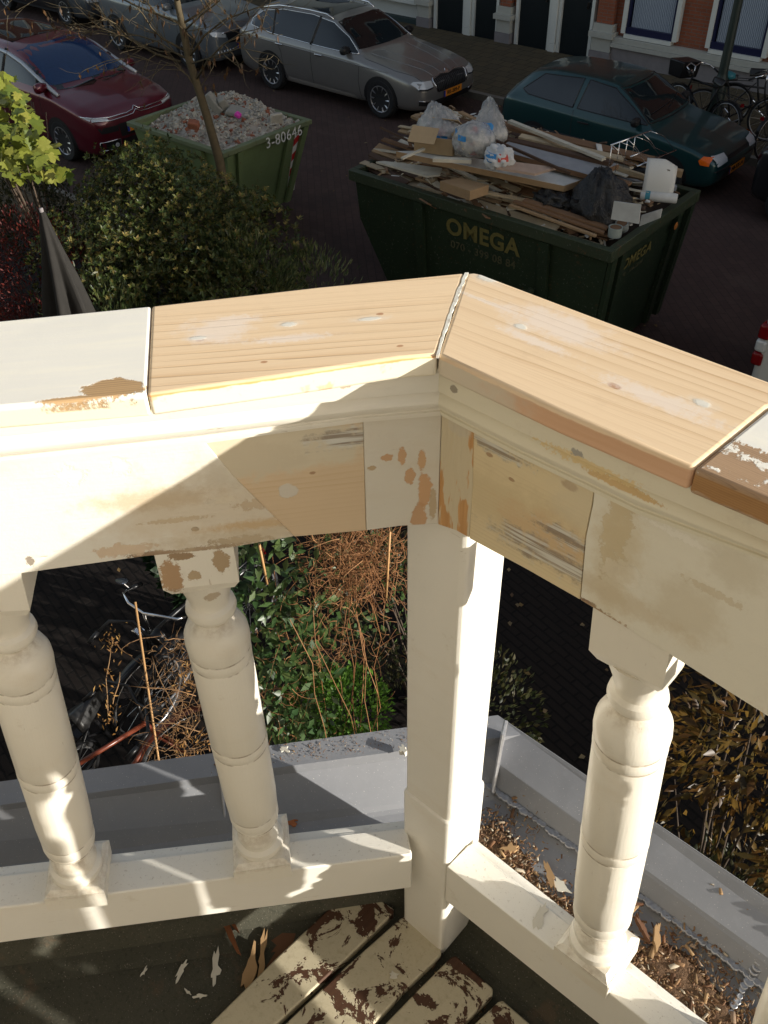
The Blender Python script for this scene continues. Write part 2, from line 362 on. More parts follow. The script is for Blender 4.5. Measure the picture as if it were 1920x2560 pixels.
L0, L1 = VL(0, 1162), VL(494, 1108); qc = VL(1092, 1037); qc = Vector((QF.x, QF.y, qc.z))
MOL = paint('cream moulding left', [(lf('L', VL(860, 1000)).x, -.03, .006, .004, (.5, .4, .28), .5)], ghost=.3, rough=.38)
moulding('L', [(qc, mit), (VL(904, 1053), 0), (L1, 0), (L0, 0), (ext(L0, L1, 1.2), 0)], MOL)
r1 = VR(1482, 1226); r2 = VR(1594, 1281); r3 = VR(1920, 1400)
sgn = lambda x, y: lf('R', VR(x, y))
MOR = paint('cream moulding right', [(sgn(1157, 1000).x, -.036, .004, .004, (.30, .26, .2), .4), (sgn(1462, 1132).x, -.043, .006, .004, (.35, .33, .30), .6), (sgn(1560, 1225).x, -.056, .035, .003, (.62, .42, .18), .6), (sgn(1480, 1180).x, -.05, .05, .006, (.74, .58, .30), .9)], base=(.76, .71, .56), k='R', ghost=.5, rough=.4)
moulding('R', [(qc, mit), (VR(1300, 1140), 0), (r1, 0), (r2, 0), (r3, 0), (r3+UR*1.4, 0)], MOR)
# fascia boards
def slab(k, pts, name, mat, th=.03, lab=None, d=0):
    f = VL if k == 'L' else VR; n = NL if k == 'L' else NR
    P = [p if isinstance(p, Vector) else f(p[0], p[1], d) for p in pts]
    return part(MB().prism(P, -n*th), name, mat, FRL if k == 'L' else FRR, bevel=.0007, seg=2, label=lab)
def lx(k, x, y): q = lf(k, (VL if k == 'L' else VR)(x, y)); return q.x, q.z
def F(k, x, y, rx, rz, c, nz=.5): a, b = lx(k, x, y); return (a, b, rx, rz, c, nz)
BR = (.42, .26, .13); SM = (.60, .46, .28); GRW = (.44, .44, .42)
FL1 = paint('cream fascia left', [F('L', 372, 1386, .022, .004, (.28, .17, .09), .7), F('L', 600, 1352, .03, .006, (.40, .30, .2), 1.1), F('L', 488, 1323, .004, .003, (.2, .15, .1), .4), F('L', 505, 1372, .05, .003, (.33, .22, .13), 1.2), F('L', 75, 1403, .004, .006, (.25, .2, .15), .8), F('L', 315, 1375, .03, .008, (.68, .53, .38), .8), F('L', 180, 1190, .012, .010, (.84, .80, .70), .9), F('L', 300, 1165, .008, .012, (.84, .80, .70), .9), F('L', 640, 1260, .02, .006, (.55, .42, .28), 1.1), F('L', 560, 1250, .014, .005, (.82, .78, .66), 1.0), F('L', 440, 1300, .03, .003, (.60, .48, .32), 1.1)],
            ghost=.35, woodfeats=[F('L', 600, 1280, .10, .05, (.62, .50, .34), .55), F('L', 380, 1250, .06, .012, (.55, .42, .26), .6), F('L', 620, 1180, .05, .02, (.55, .48, .36), .5), F('L', 650, 1310, .05, .006, (.60, .42, .22), .8), F('L', 640, 1340, .09, .010, (.55, .45, .30), .5)], bs=.4)
t0 = VL(0, 1150); bA = VL(0, 1438)
slab('L', [ext(t0, VL(494, 1090), 1.2), t0, (494, 1085), (585, 1193), (735, 1341), (560, 1372), (362, 1391), (42, 1435), bA, ext(bA, VL(362, 1391), 1.2)], 'fascia_board', FL1, lab='cream painted board under the handrail, left')
def wood_panel(name, k, base_l, base_d, per, knots, pale=(), whites=(), fills=(), greys=()):
    m = MT(name, .6, 0, .35)
    K = [(*lx(k, x, y), r) for x, y, r in knots]
    c, kk, fine = grain(m, per, .02, 'z', 1.3, base_d, base_l, K)
    if K: c = m.mix(m.mth('MULTIPLY', knots_mask(m, K, 'z'), .7), c, (.30, .15, .07))
    h = m.mth('MULTIPLY', fine, .4)
    for (x, y, rx, rz, cc, nz, st, so) in pale:
        q = lx(k, x, y); b = m.blob(q, (rx, rz), nz, 45, 'xz', so); c = m.mix(m.mth('MULTIPLY', b, st), c, cc)
    for (x, y, rx, rz) in greys:
        q = lx(k, x, y); b = m.blob(q, (rx, rz), 1.0, 30, 'xz', .5)
        st = m.step(m.noise(260, 2, .6, m.map((.04, 1, 1))), .42, .6)
        c = m.mix(m.mth('MULTIPLY', b, .8), c, m.mix(st, (.25, .20, .16), (.66, .66, .62))); h = m.mth('ADD', h, m.mth('MULTIPLY', m.mth('MULTIPLY', b, st), 1))
    for (x, y, r) in fills:
        b = m.blob(lx(k, x, y), (r, r*.95), .25, 150, 'xz', .08); c = m.mix(m.mth('MULTIPLY', b, .85), c, (.66, .62, .54)); h = m.mth('ADD', h, b)
    m.col(c); m.bump(h, .4, .001); return m.m
FL2 = wood_panel('bare pine inset left', 'L', (.66, .51, .34), (.56, .40, .23), .0065, [(782, 1184, .003)],
    [(700, 1120, .10, .030, (.66, .60, .46), .5, .85, .3), (640, 1150, .04, .02, (.62, .54, .40), .6, .8, .3)], fills=[(720, 1229, .0095)], greys=[(868, 1096, .035, .011)])
slab('L', [(495.3, 1085), (906.5, 1030), (908, 1060), (915.5, 1326), (736.5, 1342), (586.3, 1193.5)], 'fascia_inset', FL2, d=-.0012, lab='bare pine inset in the left fascia with a round filler spot')
FL3 = paint('corner fascia left', [F('L', 968, 1144, .006, .004, (.58, .34, .17), .6), F('L', 1005, 1140, .004, .010, (.58, .34, .17), .5), F('L', 1055, 1150, .004, .012, (.60, .36, .18), .5), F('L', 1025, 1190, .005, .010, (.58, .34, .17), .5), F('L', 1062, 1225, .007, .022, (.60, .34, .16), .5), F('L', 1048, 1290, .008, .018, (.55, .32, .16), .5), F('L', 930, 1170, .004, .003, (.5, .36, .2), .5), F('L', 1082, 1260, .004, .02, (.52, .40, .25), .5)],
            base=(.70, .66, .57), ghost=.45, bs=.4)
slab('L', [(907.5, 1030), (1060, 1022), Vector((QF.x, QF.y, VL(1093, 1022).z)), Vector((QF.x, QF.y, VL(1095, 1309).z)), (1000, 1315), (916.5, 1326)], 'fascia_board', FL3, lab='corner piece with orange scraped marks')
m = MT('orange peeled corner wood', .6); c, kk, fine = grain(m, .0026, .0, 'y', 1, (.42, .20, .07), (.66, .38, .15), P=m.map((1, 1, 1), rot=(0, R_(90), 0)))
vs_ = m.noise(30, 4, .65, m.map((1, 1, .22))); msk = m.mx(m.step(vs_, .53, .56), m.blob(lx('R', 1130, 1225), (.014, .035), .6, 60, 'xz', .2))
stripe = m.noise(300, 2, .5, m.map((1, 1, .04))); wc = m.mix(stripe, (.42, .20, .07), (.72, .42, .17))
c = m.mix(m.step(vs_, .50, .53), (.64, .55, .38), wc); c = m.mix(m.mth('MULTIPLY', m.blob(lx('R', 1150, 1070), (.012, .010), .5, 60, 'xz', .3), .9), c, (.62, .55, .42))
m.col(c); m.bump(m.mth('ADD', vs_, stripe), .6, .002); CORN = m.m
slab('R', [Vector((QF.x, QF.y, VL(1093, 1022).z)), (1183, 1060), (1181, 1210), (1172, 1344), (1140, 1326), Vector((QF.x, QF.y, VL(1095, 1311).z))], 'corner_strip', CORN, lab='orange bare wood strip with peeling paint in the inner corner')
FR2 = wood_panel('bare pine inset right', 'R', (.72, .60, .38), (.60, .46, .27), .0050, [(1222, 1138, .004), (1277, 1200, .0035), (1423, 1216, .008)],
    [(1300, 1290, .12, .03, (.60, .48, .28), .8, .5, .5), (1380, 1340, .05, .02, (.62, .36, .18), .8, .35, .5), (1460, 1260, .03, .03, (.66, .58, .42), .6, .5, .5)], greys=[(1385, 1400, .06, .014), (1415, 1345, .03, .008), (1240, 1125, .03, .006)])
slab('R', [(1184, 1060), (1330, 1130), (1486, 1205), (1480, 1260), (1463, 1340), (1449.5, 1499), (1320, 1425), (1173.5, 1346)], 'fascia_inset', FR2, d=-.001, lab='bare pine inset with a big knot in the right fascia')
FR3 = paint('cream fascia right', [F('R', 1462, 1509, .022, .006, (.22, .12, .06), .6), F('R', 1490, 1525, .03, .003, (.40, .24, .12), .9), F('R', 1660, 1290, .04, .0035, (.50, .33, .13), .7), F('R', 1630, 1262, .03, .008, (.55, .45, .30), 1.0), F('R', 1860, 1160, .01, .004, (.25, .2, .15), .5), F('R', 1540, 1330, .012, .05, (.66, .56, .38), 1.0), F('R', 1700, 1340, .03, .004, (.84, .80, .70), 1.0), F('R', 1560, 1440, .02, .012, (.83, .79, .68), 1.0), F('R', 1780, 1480, .025, .004, (.68, .60, .45), 1.0)],
            base=(.79, .75, .63), k='R', ghost=.3, woodfeats=[F('R', 1720, 1530, .03, .03, (.58, .49, .33), .45), F('R', 1840, 1420, .025, .018, (.60, .53, .39), .45), F('R', 1540, 1400, .02, .08, (.60, .48, .28), .5), F('R', 1550, 1500, .06, .012, (.62, .52, .36), .6)], gsc=6, bs=.35)
rT = VR(1920, 1385); rB = VR(1920, 1791)
slab('R', [(1488, 1205), (1700, 1300), rT, rT+UR*1.4, rB+UR*1.4, rB, (1700, 1652), (1560, 1566), (1451, 1500), (1465, 1340), (1482, 1260)], 'fascia_board', FR3, lab='cream painted board under the handrail, right')
# corner post
POSTM = paint('cream corner post', [(0.0, -.27, .006, .02, (.58, .34, .2), .6)], base=(.82, .785, .70), ghost=.35, rough=.42)
PC = G(1120, 2169, ZRT)+Vector(NR)*-.005
C1 = FP(1119, 1960, PC, NR); C2 = FP(1135, 1950, C1-NR*.005, NR)
PLp = FP(1016, 1500, C1, NR); PRp = FP(1225, 1740, C2, UR)
def fl(p, z): return Vector((p.x, p.y, z))
poly = [PLp, C1, C2, PRp, PRp-NR*.012-UR*.008, PRp-UR*.05, PLp-NR*.05]
zpl = FP(1007, 1975, PLp, NL).z
part(MB().prism([fl(p, zpl-.004) for p in poly], (0, 0, ZC-TH-.003-zpl)), 'corner_post', POSTM, bevel=.003, seg=2)
cen = sum(poly, Vector())/7; cen.z = 0
pl = [fl(p+(Vector((p.x, p.y, 0))-cen).normalized()*.005, 0) for p in poly]
part(MB().prism([fl(p, ZDK-.02) for p in pl], (0, 0, zpl-ZDK+.02)), 'post_plinth', POSTM, bevel=.005, seg=2)
# bottom rails
def brail(A0, A1, B0, B1, fr, mat, e0=1.2, e1=0):
    hz = ZRT-ZRB
    A0x = ext(A0, A1, e0); B0x = ext(B0, B1, e0)
    rows = []
    for a, b in ((A1, B1), (A0, B0), (A0x, B0x)):
        m_ = a.lerp(b, .72); lip = a.lerp(b, .76)
        rows.append([a+Vector((0, 0, -hz)), a, m_, lip+Vector((0, 0, -.004)), b+Vector((0, 0, -.009)), b+Vector((0, 0, -hz))])
    nv = 6; mb = MB(); mb.add([p for r in rows for p in r], [(i*nv+j, (i+1)*nv+j, (i+1)*nv+(j+1) % nv, i*nv+(j+1) % nv) for i in range(2) for j in range(nv)]+[tuple(range(nv)), tuple(range(2*nv, 3*nv))])
    return part(mb, 'bottom_rail', mat, fr, bevel=.003, seg=2)
def rail_paint(name):
    m = MT(name, .45, 0, .45); c, h = paint_layers(m, (.82, .785, .70), ghost=.15)
    sp = m.noise(170, 5, .75); up = m.sep(m.N('ShaderNodeNewGeometry').outputs['Normal'])[2]
    dirt = m.mth('MULTIPLY', m.step(sp, .58, .68), m.step(up, .6, .9)); c = m.mix(m.mth('MULTIPLY', dirt, .55), c, (.36, .29, .21)); m.col(c); m.bump(m.mth('ADD', h, dirt), .3, .001); return m.m
RAILM = rail_paint('cream sill rail')
gr = lambda x, y: G(x, y, ZRT)
brail(gr(0, 2271), gr(1030, 2136), gr(0, 2159), gr(1012, 2043), FRL, RAILM)
brail(gr(1476, 2447), gr(1117, 2167), gr(1769, 2549), gr(1192, 2092), FRR, RAILM, e0=1.7)
# turned balusters
def baluster_m(name, feats=()):
    m = MT(name, .36, 0, .5); c, h = paint_layers(m, (.81, .765, .66), ax='y', ghost=.35, gsc=11); x, y, z = m.sep()
    gr_ = m.mx(*[m.mth('SUBTRACT', 1, m.step(m.mth('ABSOLUTE', m.mth('SUBTRACT', z, zz)), .0006, .0018)) for zz in (.112, .138, .297, .3155, .478, .496)])
    c = m.mix(m.mth('MULTIPLY', m.mth('MULTIPLY', gr_, m.step(m.noise(35, 3), .40, .55)), .75), c, (.24, .17, .10))
    grm = m.mx(m.mth('SUBTRACT', 1, m.step(m.mth('ABSOLUTE', m.mth('SUBTRACT', z, .088)), .004, .022)), m.mth('SUBTRACT', 1, m.step(m.mth('ABSOLUTE', m.mth('SUBTRACT', z, .035)), .002, .012)), m.mth('SUBTRACT', 1, m.step(m.mth('ABSOLUTE', m.mth('SUBTRACT', z, .55)), .003, .014))); c = m.mix(m.mth('MULTIPLY', m.mth('MULTIPLY', grm, m.step(m.noise(60, 5, .7), .35, .7)), .55), c, (.42, .33, .22))
    for (zz, rz, ang, ra, cc) in feats:
        a = m.mth('ARCTAN2', y, x)
        d = m.mth('ADD', m.mth('POWER', m.mth('DIVIDE', m.mth('SUBTRACT', z, zz), rz), 2), m.mth('POWER', m.mth('DIVIDE', m.mth('SUBTRACT', a, ang), ra), 2))
        b = m.mth('SUBTRACT', 1, m.step(m.mth('ADD', d, m.mth('MULTIPLY', m.mth('SUBTRACT', m.noise(150, 6, .75), .5), 4.2)), .85, 1.05)); c = m.mix(b, c, cc); h = m.mth('SUBTRACT', h, b)
    m.col(c); m.bump(h, .28, .0012); return m.m
BALM = baluster_m('cream baluster')
ORW = (.46, .30, .17)
BALW = baluster_m('worn cream baluster', [(.655, .026, .98, .20, ORW), (.672, .016, 2.12, .16, (.45, .33, .2)), (.655, .008, 1.45, .16, (.5, .38, .24)), (.685, .006, 1.25, .3, (.35, .24, .14)), (.61, .008, 1.8, .3, (.55, .45, .33))])
def baluster(base, top, rad, fr3, mat, lab=None, worn=False):
    ax = (top-base); Lh = ax.length; ax.normalize()
    prof = [(.030, .034), (.0355, .038), (.038, .046), (.037, .054), (.030, .058), (.030, .064), (.033, .070), (.032, .078), (.025, .088), (.0225, .096), (.025, .103), (.034, .108), (.0355, .112), (.0345, .114), (.037, .122), (.037, .134), (.0355, .138), (.037, .141), (.0385, .18), (.039, .294), (.0378, .297), (.0392, .300), (.0395, .306), (.0392, .312), (.0378, .3155), (.039, .319), (.039, .40), (.0385, .475), (.0372, .478), (.0388, .481), (.039, .492), (.0375, .496), (.0392, .500), (.040, .512), (.039, .526), (.034, .538), (.026, .546), (.022, .550), (.0225, .555), (.028, .559), (.0305, .566), (.029, .573), (.024, .577), (.0235, .583), (.026, .590), (.0285, .600), (.033, .614), (.0375, .630)]
    sc = rad/.039
    mb = MB(); mb.lathe([(r*sc, z) for r, z in prof], n=40)
    hb = .0425
    mb.box((0, 0, .0155), (hb*2, hb*2, .037)); 
    # chamfered shoulder over the base block
    mb.box((0, 0, .037), (hb*2, hb*2, .008), top=.80)
    # upper block with chamfered underside, let into the fascia
    mb.box((0, 0, .632), (hb*1.56, hb*1.56, .014), top=1.2)
    mb.box((0, 0, .675), (hb*1.872, hb*1.872, .072))
    xa = (fr3 - ax*fr3.dot(ax)).normalized(); ya = ax.cross(xa)
    M4 = Matrix((xa, ya, ax)).transposed().to_4x4(); M4.translation = base
    mb.v = [M4@v for v in mb.v]
    return part(mb, 'baluster', mat, M4, smooth=True, auto=35, label=lab)
def onrail(u, n, s, z, o=0): p = P0+u*s+n*o; return Vector((p.x, p.y, z))
b2b = G(664, 2150, ZRT); b2t = FP(503, 1375, P0, NL)
def bspec(u, n, sb, st, px=None): return onrail(u, n, sb, ZRT), onrail(u, n, st, ZRT+.68)
b, t = bspec(UL, NL, .275, .275); baluster(b, t, .0375, UL, BALW, 'worn baluster with bare wood showing on its top block')
b, t = bspec(UL, NL, .552, .488); baluster(b, t, .0385, UL, BALM)
b, t = bspec(UL, NL, .82, .78); baluster(b, t, .0385, UL, BALM)
b, t = bspec(UR, NR, .291, .243); baluster(b, t, .0405, UR, BALM)
b, t = bspec(UR, NR, .542, .482); baluster(b, t, .0405, UR, BALM)
for s in (.78, 1.04, 1.30, 1.56): b, t = bspec(UR, NR, s, s-.02); baluster(b, t, .039, UR, BALM)
# ---------------------------------------------------------------- house: wall, bay, flat roof, gutter
def bricks(name, c1=(.30, .12, .07), c2=(.22, .085, .05), mortar=(.30, .27, .23), sx=1, rot=(0, 0, 0), rough=.85, bw=.21, bh=.06, P=None, bstr=.4, ms=.008):
    m = MT(name, rough, 0, .2)
    n = m.N('ShaderNodeTexBrick'); m.L(m.map((1, 1, 1), rot=rot), n.inputs['Vector']); n.inputs['Scale'].default_value = 1
    n.inputs['Brick Width'].default_value = bw; n.inputs['Row Height'].default_value = bh; n.inputs['Mortar Size'].default_value = ms; n.inputs['Mortar Smooth'].default_value = .3; n.inputs['Bias'].default_value = -.2
    m.L(c1, n.inputs['Color1']); m.L(c2, n.inputs['Color2']); m.L(mortar, n.inputs['Mortar'])
    nz = m.noise(1.3, 4, .6); n2 = m.noise(30, 3, .6)
    c = m.mix(.6, n.outputs[0], m.mix(n2, (.5, .5, .5), (1.25, 1.25, 1.25)), 'MULTIPLY'); c = m.mix(m.mth('MULTIPLY', m.step(nz, .4, .7), .35), c, tuple(v*.6 for v in c1))
    m.col(c); m.bump(m.mth('SUBTRACT', 1, n.outputs[1]), bstr, .006); return m
OWN = bricks('cream painted brick wall', (.62, .57, .48), (.56, .51, .42), rot=(R_(90), 0, 0)).m
HOUSE = empty('corner_house', (0, -.62, 0), 0, 'brick house with a flat roofed bay, zinc gutter and roofing felt carrying the balcony', 'house')
def hp(mb, name, mat, **kw): o = mb.build(name, mat, HOUSE, **kw); o.location = Vector(o.location)-HOUSE.location; return o
hp(MB().bb(-9, 9, -1.0, -.62, 0, 9.5), 'wall', OWN)
ZG = 4.225
zinc = MT('weathered zinc', .38, .75, .3)
n1 = zinc.noise(7, 4, .6); n2 = zinc.noise(60, 4, .65); n3 = zinc.noise(420, 2, .5)
c = zinc.mix(n1, (.215, .22, .235), (.29, .295, .31)); c = zinc.mix(zinc.mth('MULTIPLY', zinc.step(n2, .5, .8), .3), c, (.33, .34, .36))
spk = zinc.step(n3, .70, .74); c = zinc.mix(zinc.mth('MULTIPLY', spk, .8), c, (.62, .60, .55)); zinc.col(c)
zinc.set('Roughness', zinc.mix(n2, .5, .75)); zinc.set('Metallic', .15); zinc.bump(zinc.mth('ADD', zinc.mth('MULTIPLY', zinc.noise(9, 2, .4), 3), zinc.mth('ADD', zinc.mth('MULTIPLY', n2, .25), zinc.mth('MULTIPLY', spk, .3))), .22, .004); ZINC = zinc.m
def corner_at(oL, oR):
    # point with offsets oL, oR from the two rail lines
    a = P0.dot(NL)+oL; b = P0.dot(NR)+oR; det = NL.x*NR.y-NL.y*NR.x
    return Vector(((a*NR.y-b*NL.y)/det, (NL.x*b-NR.x*a)/det, 0))
secL = [(-.236, 3.95), (-.231, ZG-.006), (-.228, ZG), (-.182, ZG), (-.178, ZG-.003), (-.115, 4.142), (-.108, 4.138), (-.07, 4.134), (-.058, 4.132)]
secR = [(-.275, 3.95), (-.270, ZG-.002), (-.266, ZG+.002), (-.262, ZG-.002), (-.20, 4.182), (-.175, 4.158), (-.165, 4.155), (-.07, 4.138), (-.058, 4.135)]
mb = MB(); rows = []
for s in (1.9, None): rows.append([fl(P0+UL*s+NL*o if s else corner_at(o, secR[i][0]), z if s else (z+secR[i][1])/2) for i, (o, z) in enumerate(secL)])
nv = len(secL); mb.add([p for r in rows for p in r], [(j, nv+j, nv+j+1, j+1) for j in range(nv-1)])
mbr = MB(); rows2 = [[fl(P0+UR*s+NR*o if s else corner_at(secL[i][0], o), z if s else (z+secL[i][1])/2) for i, (o, z) in enumerate(secR)] for s in (None, 1.9)]
mbr.add([p for r in rows2 for p in r], [(j, nv+j, nv+j+1, j+1) for j in range(nv-1)])
GUT = empty('zinc_gutter', (P0.x, P0.y, 4.13), 0, 'grey zinc box gutter with soldered seams running outside the balcony railing', 'gutter')
def gp_(mb, name, mat, **kw): o = mb.build(name, mat, GUT, **kw); o.location = Vector(o.location)-GUT.location; return o
gp_(mb, 'gutter_run', ZINC); gp_(mbr, 'gutter_run', ZINC)
m = MT('solder', .35, .6); n = m.noise(150, 3); m.col(m.mix(n, (.28, .28, .30), (.5, .5, .5))); m.bump(n, .5, .002); SOLD = m.m
def solder(pts, name='solder_seam', r=.006):
    random.seed(5); mb = MB(); pts = [Vector(p) for p in pts]
    tot = sum((pts[i+1]-pts[i]).length for i in range(len(pts)-1)); n = int(tot/.0085)
    for i in range(n):
        t = i/n*tot; k = 0
        while k < len(pts)-2 and t > (pts[k+1]-pts[k]).length: t -= (pts[k+1]-pts[k]).length; k += 1
        p = pts[k]+(pts[k+1]-pts[k]).normalized()*t; rr = r*random.uniform(.8, 1.35)
        mb.lathe([(rr*.15, .0022), (rr*.6, .002), (rr*.85, .0028), (rr, .0012), (rr*1.08, -.002)], p+Vector((random.uniform(-.002, .002), random.uniform(-.002, .002), .001)), n=9)
    return gp_(mb, name, SOLD, smooth=True)
gs = lambda x, y: FP(x, y, P0, NR)
def onsec(u, n, sec, s, o):
    for (o0, z0), (o1, z1) in zip(sec, sec[1:]):
        if min(o0, o1) <= o <= max(o0, o1) and o0 != o1: return fl(P0+u*s+n*o, z0+(z1-z0)*(o-o0)/(o1-o0)+.001)
solder([onsec(UR, NR, secR, s, -.176) for s in (-.06, .2, .5, .9)])
solder([onsec(UR, NR, secR, .47, o) for o in (-.262, -.2, -.176, -.10)])
mb = MB(); zz = [onsec(UL, NL, secL, .345, o) for o in (-.228, -.182, -.115, -.06)]
mb.tube(zz, .003, 6); gp_(mb, 'seam', SOLD, smooth=True)
fa = corner_at(-.19, -.245); fb = corner_at(-.115, -.17)
mb = MB(); mb.prism([fl(fa, 4.19), fl(fa, ZG+.035), fl(fa.lerp(fb, .3), ZG+.028), fl(fb, 4.165), fl(fb, 4.145)], UR*.003); mb.tube([fl(fa, ZG+.035), fl(fa.lerp(fb, .3), ZG+.028), fl(fb, 4.16)], .004, 6)
gp_(mb, 'folded_seam', SOLD)
# bay walls under the gutter, roof felt
c0 = corner_at(-.20, -.20)
bw_ = MT('bay paint', .6); bw_.col(bw_.mix(bw_.noise(12), (.6, .56, .46), (.5, .45, .36)))
mb = MB(); mb.prism([fl(c0, 0), fl(c0+UL*1.0, 0), fl(c0+UL*1.0+NL*.5, 0), fl(c0+UR*1.7+NR*.8, 0), fl(c0+UR*1.7, 0)], (0, 0, 3.93)); hp(mb, 'bay', bw_.m)
fe = MT('mossy roofing felt', .9, 0, .25)
n1 = fe.noise(5, 5, .65); n2 = fe.noise(130, 3, .7); n3 = fe.noise(330, 2, .6)
c = fe.mix(n1, (.042, .044, .030), (.095, .088, .066)); c = fe.mix(fe.mth('MULTIPLY', fe.step(n2, .5, .75), .5), c, (.02, .025, .015)); c = fe.mix(fe.step(n3, .66, .70), c, (.22, .20, .16)); c = fe.mix(fe.mth('MULTIPLY', fe.step(fe.noise(11, 6, .7), .56, .66), .6), c, (.12, .085, .055))
fe.col(c); fe.bump(fe.mth('ADD', n2, fe.mth('MULTIPLY', n3, .5)), .5, .002); FELT = fe.m
mb = MB(); i0 = corner_at(-.008, -.008)
mb.add([fl(i0, ZFELT), fl(i0+UL*2.1, ZFELT), fl(Vector((-1.2, -.62, 0)), ZFELT), fl(Vector((1.8, -.62, 0)), ZFELT), fl(i0+UR*2.0, ZFELT)], [(0, 1, 2, 3, 4)]); 
for u in (UL, UR):
    q = [(corner_at(-.056, -.056), 4.129), (corner_at(-.05, -.05), 3.99), (corner_at(-.035, -.035), 3.95), (corner_at(0, 0), ZFELT+.002)]
    v = []
    for c_, z_ in q: v += [fl(c_, z_), fl(c_+u*2.1, z_)]
    mb.add(v, [(0, 1, 3, 2), (2, 3, 5, 4), (4, 5, 7, 6)])
hp(mb, 'roof_felt', FELT)
# duckboard planks
pk = MT('duckboard flaking paint', .65, 0, .35)
nm = pk.noise(13, 6, .72, dist=.6); n2 = pk.noise(80, 4, .7); pm = pk.step(nm, .44, .455)
fw = pk.noise(200, 2, .5, pk.map((1, .05, 1)))
pc = pk.mix(pk.mth('MULTIPLY', pk.step(n2, .48, .75), .55), (.56, .49, .34), (.38, .32, .20)); pc = pk.mix(pk.mth('MULTIPLY', pk.step(pk.noise(300, 2), .6, .75), .25), pc, (.2, .15, .08))
wc = pk.mix(fw, (.050, .022, .012), (.12, .055, .028)); pk.col(pk.mix(pm, wc, pc)); pk.bump(pk.mth('ADD', pk.mth('MULTIPLY', pm, 1.2), pk.mth('MULTIPLY', n2, .4)), .6, .0022)
DUCK = empty('duckboard', (.2, .3, ZFELT), 0, 'slatted duckboard of flaking cream paint over brown wood on the balcony floor', 'decking')
gd = lambda x, y: G(x, y, ZDK)
def plank(p):
    p = [gd(*q) for q in p]; s0, s1 = ext(p[0], p[1], .5), ext(p[-1], p[-2], .5)
    o = MB().prism([s0]+p+[s1], (0, 0, -.022)).build('plank', pk.m, DUCK, frame=Matrix.Translation(DUCK.location), bevel=.003); o.matrix_basis = Matrix.Identity(4)
plank([(524, 2560), (700, 2385), (832, 2262), (870, 2240), (905, 2232), (950, 2248), (985, 2272), (982, 2284), (840, 2420), (690, 2560)])
plank([(712, 2560), (860, 2420), (1000, 2296), (1010, 2290), (1100, 2362), (1104, 2385), (1010, 2475), (934, 2560)])
plank([(962, 2560), (1040, 2480), (1128, 2392), (1140, 2388), (1232, 2470), (1232, 2486), (1158, 2560)])
plank([(1186, 2560), (1245, 2504), (1257, 2500), (1350, 2580), (1320, 2620)])
# ================================================================ the street (x runs along it, y across it)
def struct(mb, name, mat, **kw): return mb.build(name, mat, kind='structure', **kw)
gm = MT('garden soil', .95, 0, .1); gm.col(gm.mix(gm.noise(3, 5), (.012, .009, .006), (.028, .020, .013))); gm.bump(gm.noise(12, 5), .6, .03)
struct(MB().add([(-300, -200, -.006), (300, -200, -.006), (300, 400, -.006), (-300, 400, -.006)], [(0, 1, 2, 3)]), 'ground', gm.m)
ROADM = bricks('road clinker', (.080, .049, .042), (.062, .039, .034), (.044, .030, .026), bw=.21, bh=.105, rot=(0, 0, R_(45)), rough=.75, bstr=.5, ms=.006)
_bc = ROADM.b.inputs['Base Color'].links[0].from_socket; ROADM.col(ROADM.mix(ROADM.mth('MULTIPLY', ROADM.step(ROADM.noise(.7, 6, .65), .5, .7), .45), _bc, (.030, .024, .022))); _bc = ROADM.b.inputs['Base Color'].links[0].from_socket; ROADM.col(ROADM.mix(ROADM.mth('MULTIPLY', ROADM.step(ROADM.noise(2.2, 6, .7, ROADM.map((.3, 1, 1))), .55, .75), .4), _bc, (.10, .075, .060))); ROAD = ROADM.m
struct(MB().add([(-120, 7.3, 0), (120, 7.3, 0), (120, 15.0, 0), (-120, 15.0, 0)], [(0, 1, 2, 3)]), 'road', ROAD)
PAV = bricks('pavement tiles', (.110, .085, .050), (.085, .070, .045), (.045, .038, .028), bw=.3, bh=.3, rough=.85, ms=.012).m
struct(MB().bb(-120, 120, 15.12, 18.3, -.05, .10), 'pavement', PAV)
struct(MB().bb(-120, 120, 6.3, 7.18, -.05, .10), 'pavement', PAV)
KB = plain('kerb concrete', (.16, .145, .12), .85, var=.3, sc=6)
for y in (15.0, 7.18): struct(MB().bb(-120, 120, y, y+.12, -.05, .115), 'kerb', KB)
PTH = bricks('garden path bricks', (.015, .011, .009), (.011, .008, .007), (.005, .004, .0035), bw=.2, bh=.07, rot=(0, 0, R_(12)), rough=.85, bstr=.8, ms=.010).m
struct(MB().add([(-12, -.62, .0), (9, -.62, .0), (9, 6.3, .0), (-12, 6.3, .0)], [(0, 1, 2, 3)]), 'garden_path', PTH)
# ---- terrace across the street
FB = bricks('facade brick', (.33, .105, .055), (.27, .085, .045), (.20, .15, .12), rot=(R_(90), 0, 0), bw=.22, bh=.062, ms=.007).m
FST = plain('facade stone', (.42, .41, .36), .75, var=.12, sc=9)
FPL = plain('plinth stone', (.22, .20, .20), .85, var=.22, sc=7)
FWH = plain('white joinery', (.62, .62, .57), .5, var=.06)
FDK = plain('dark door paint', (.010, .014, .016), .35, var=.3)
FBL = plain('dark blue sill', (.012, .014, .05), .35)
FGR = plain('dark green plinth', (.03, .05, .05), .6, var=.3)
GLS = MT('window glass', .06, 0, .6); GLS.col((.012, .016, .022)); GLASS = GLS.m
ct = MT('net curtain', .8); ct.col(ct.mix(ct.step(ct.wave(9, 3, 1.5, dr='X'), .2, .9), (.16, .19, .24), (.36, .40, .46))); CURT = ct.m
YF = 18.3
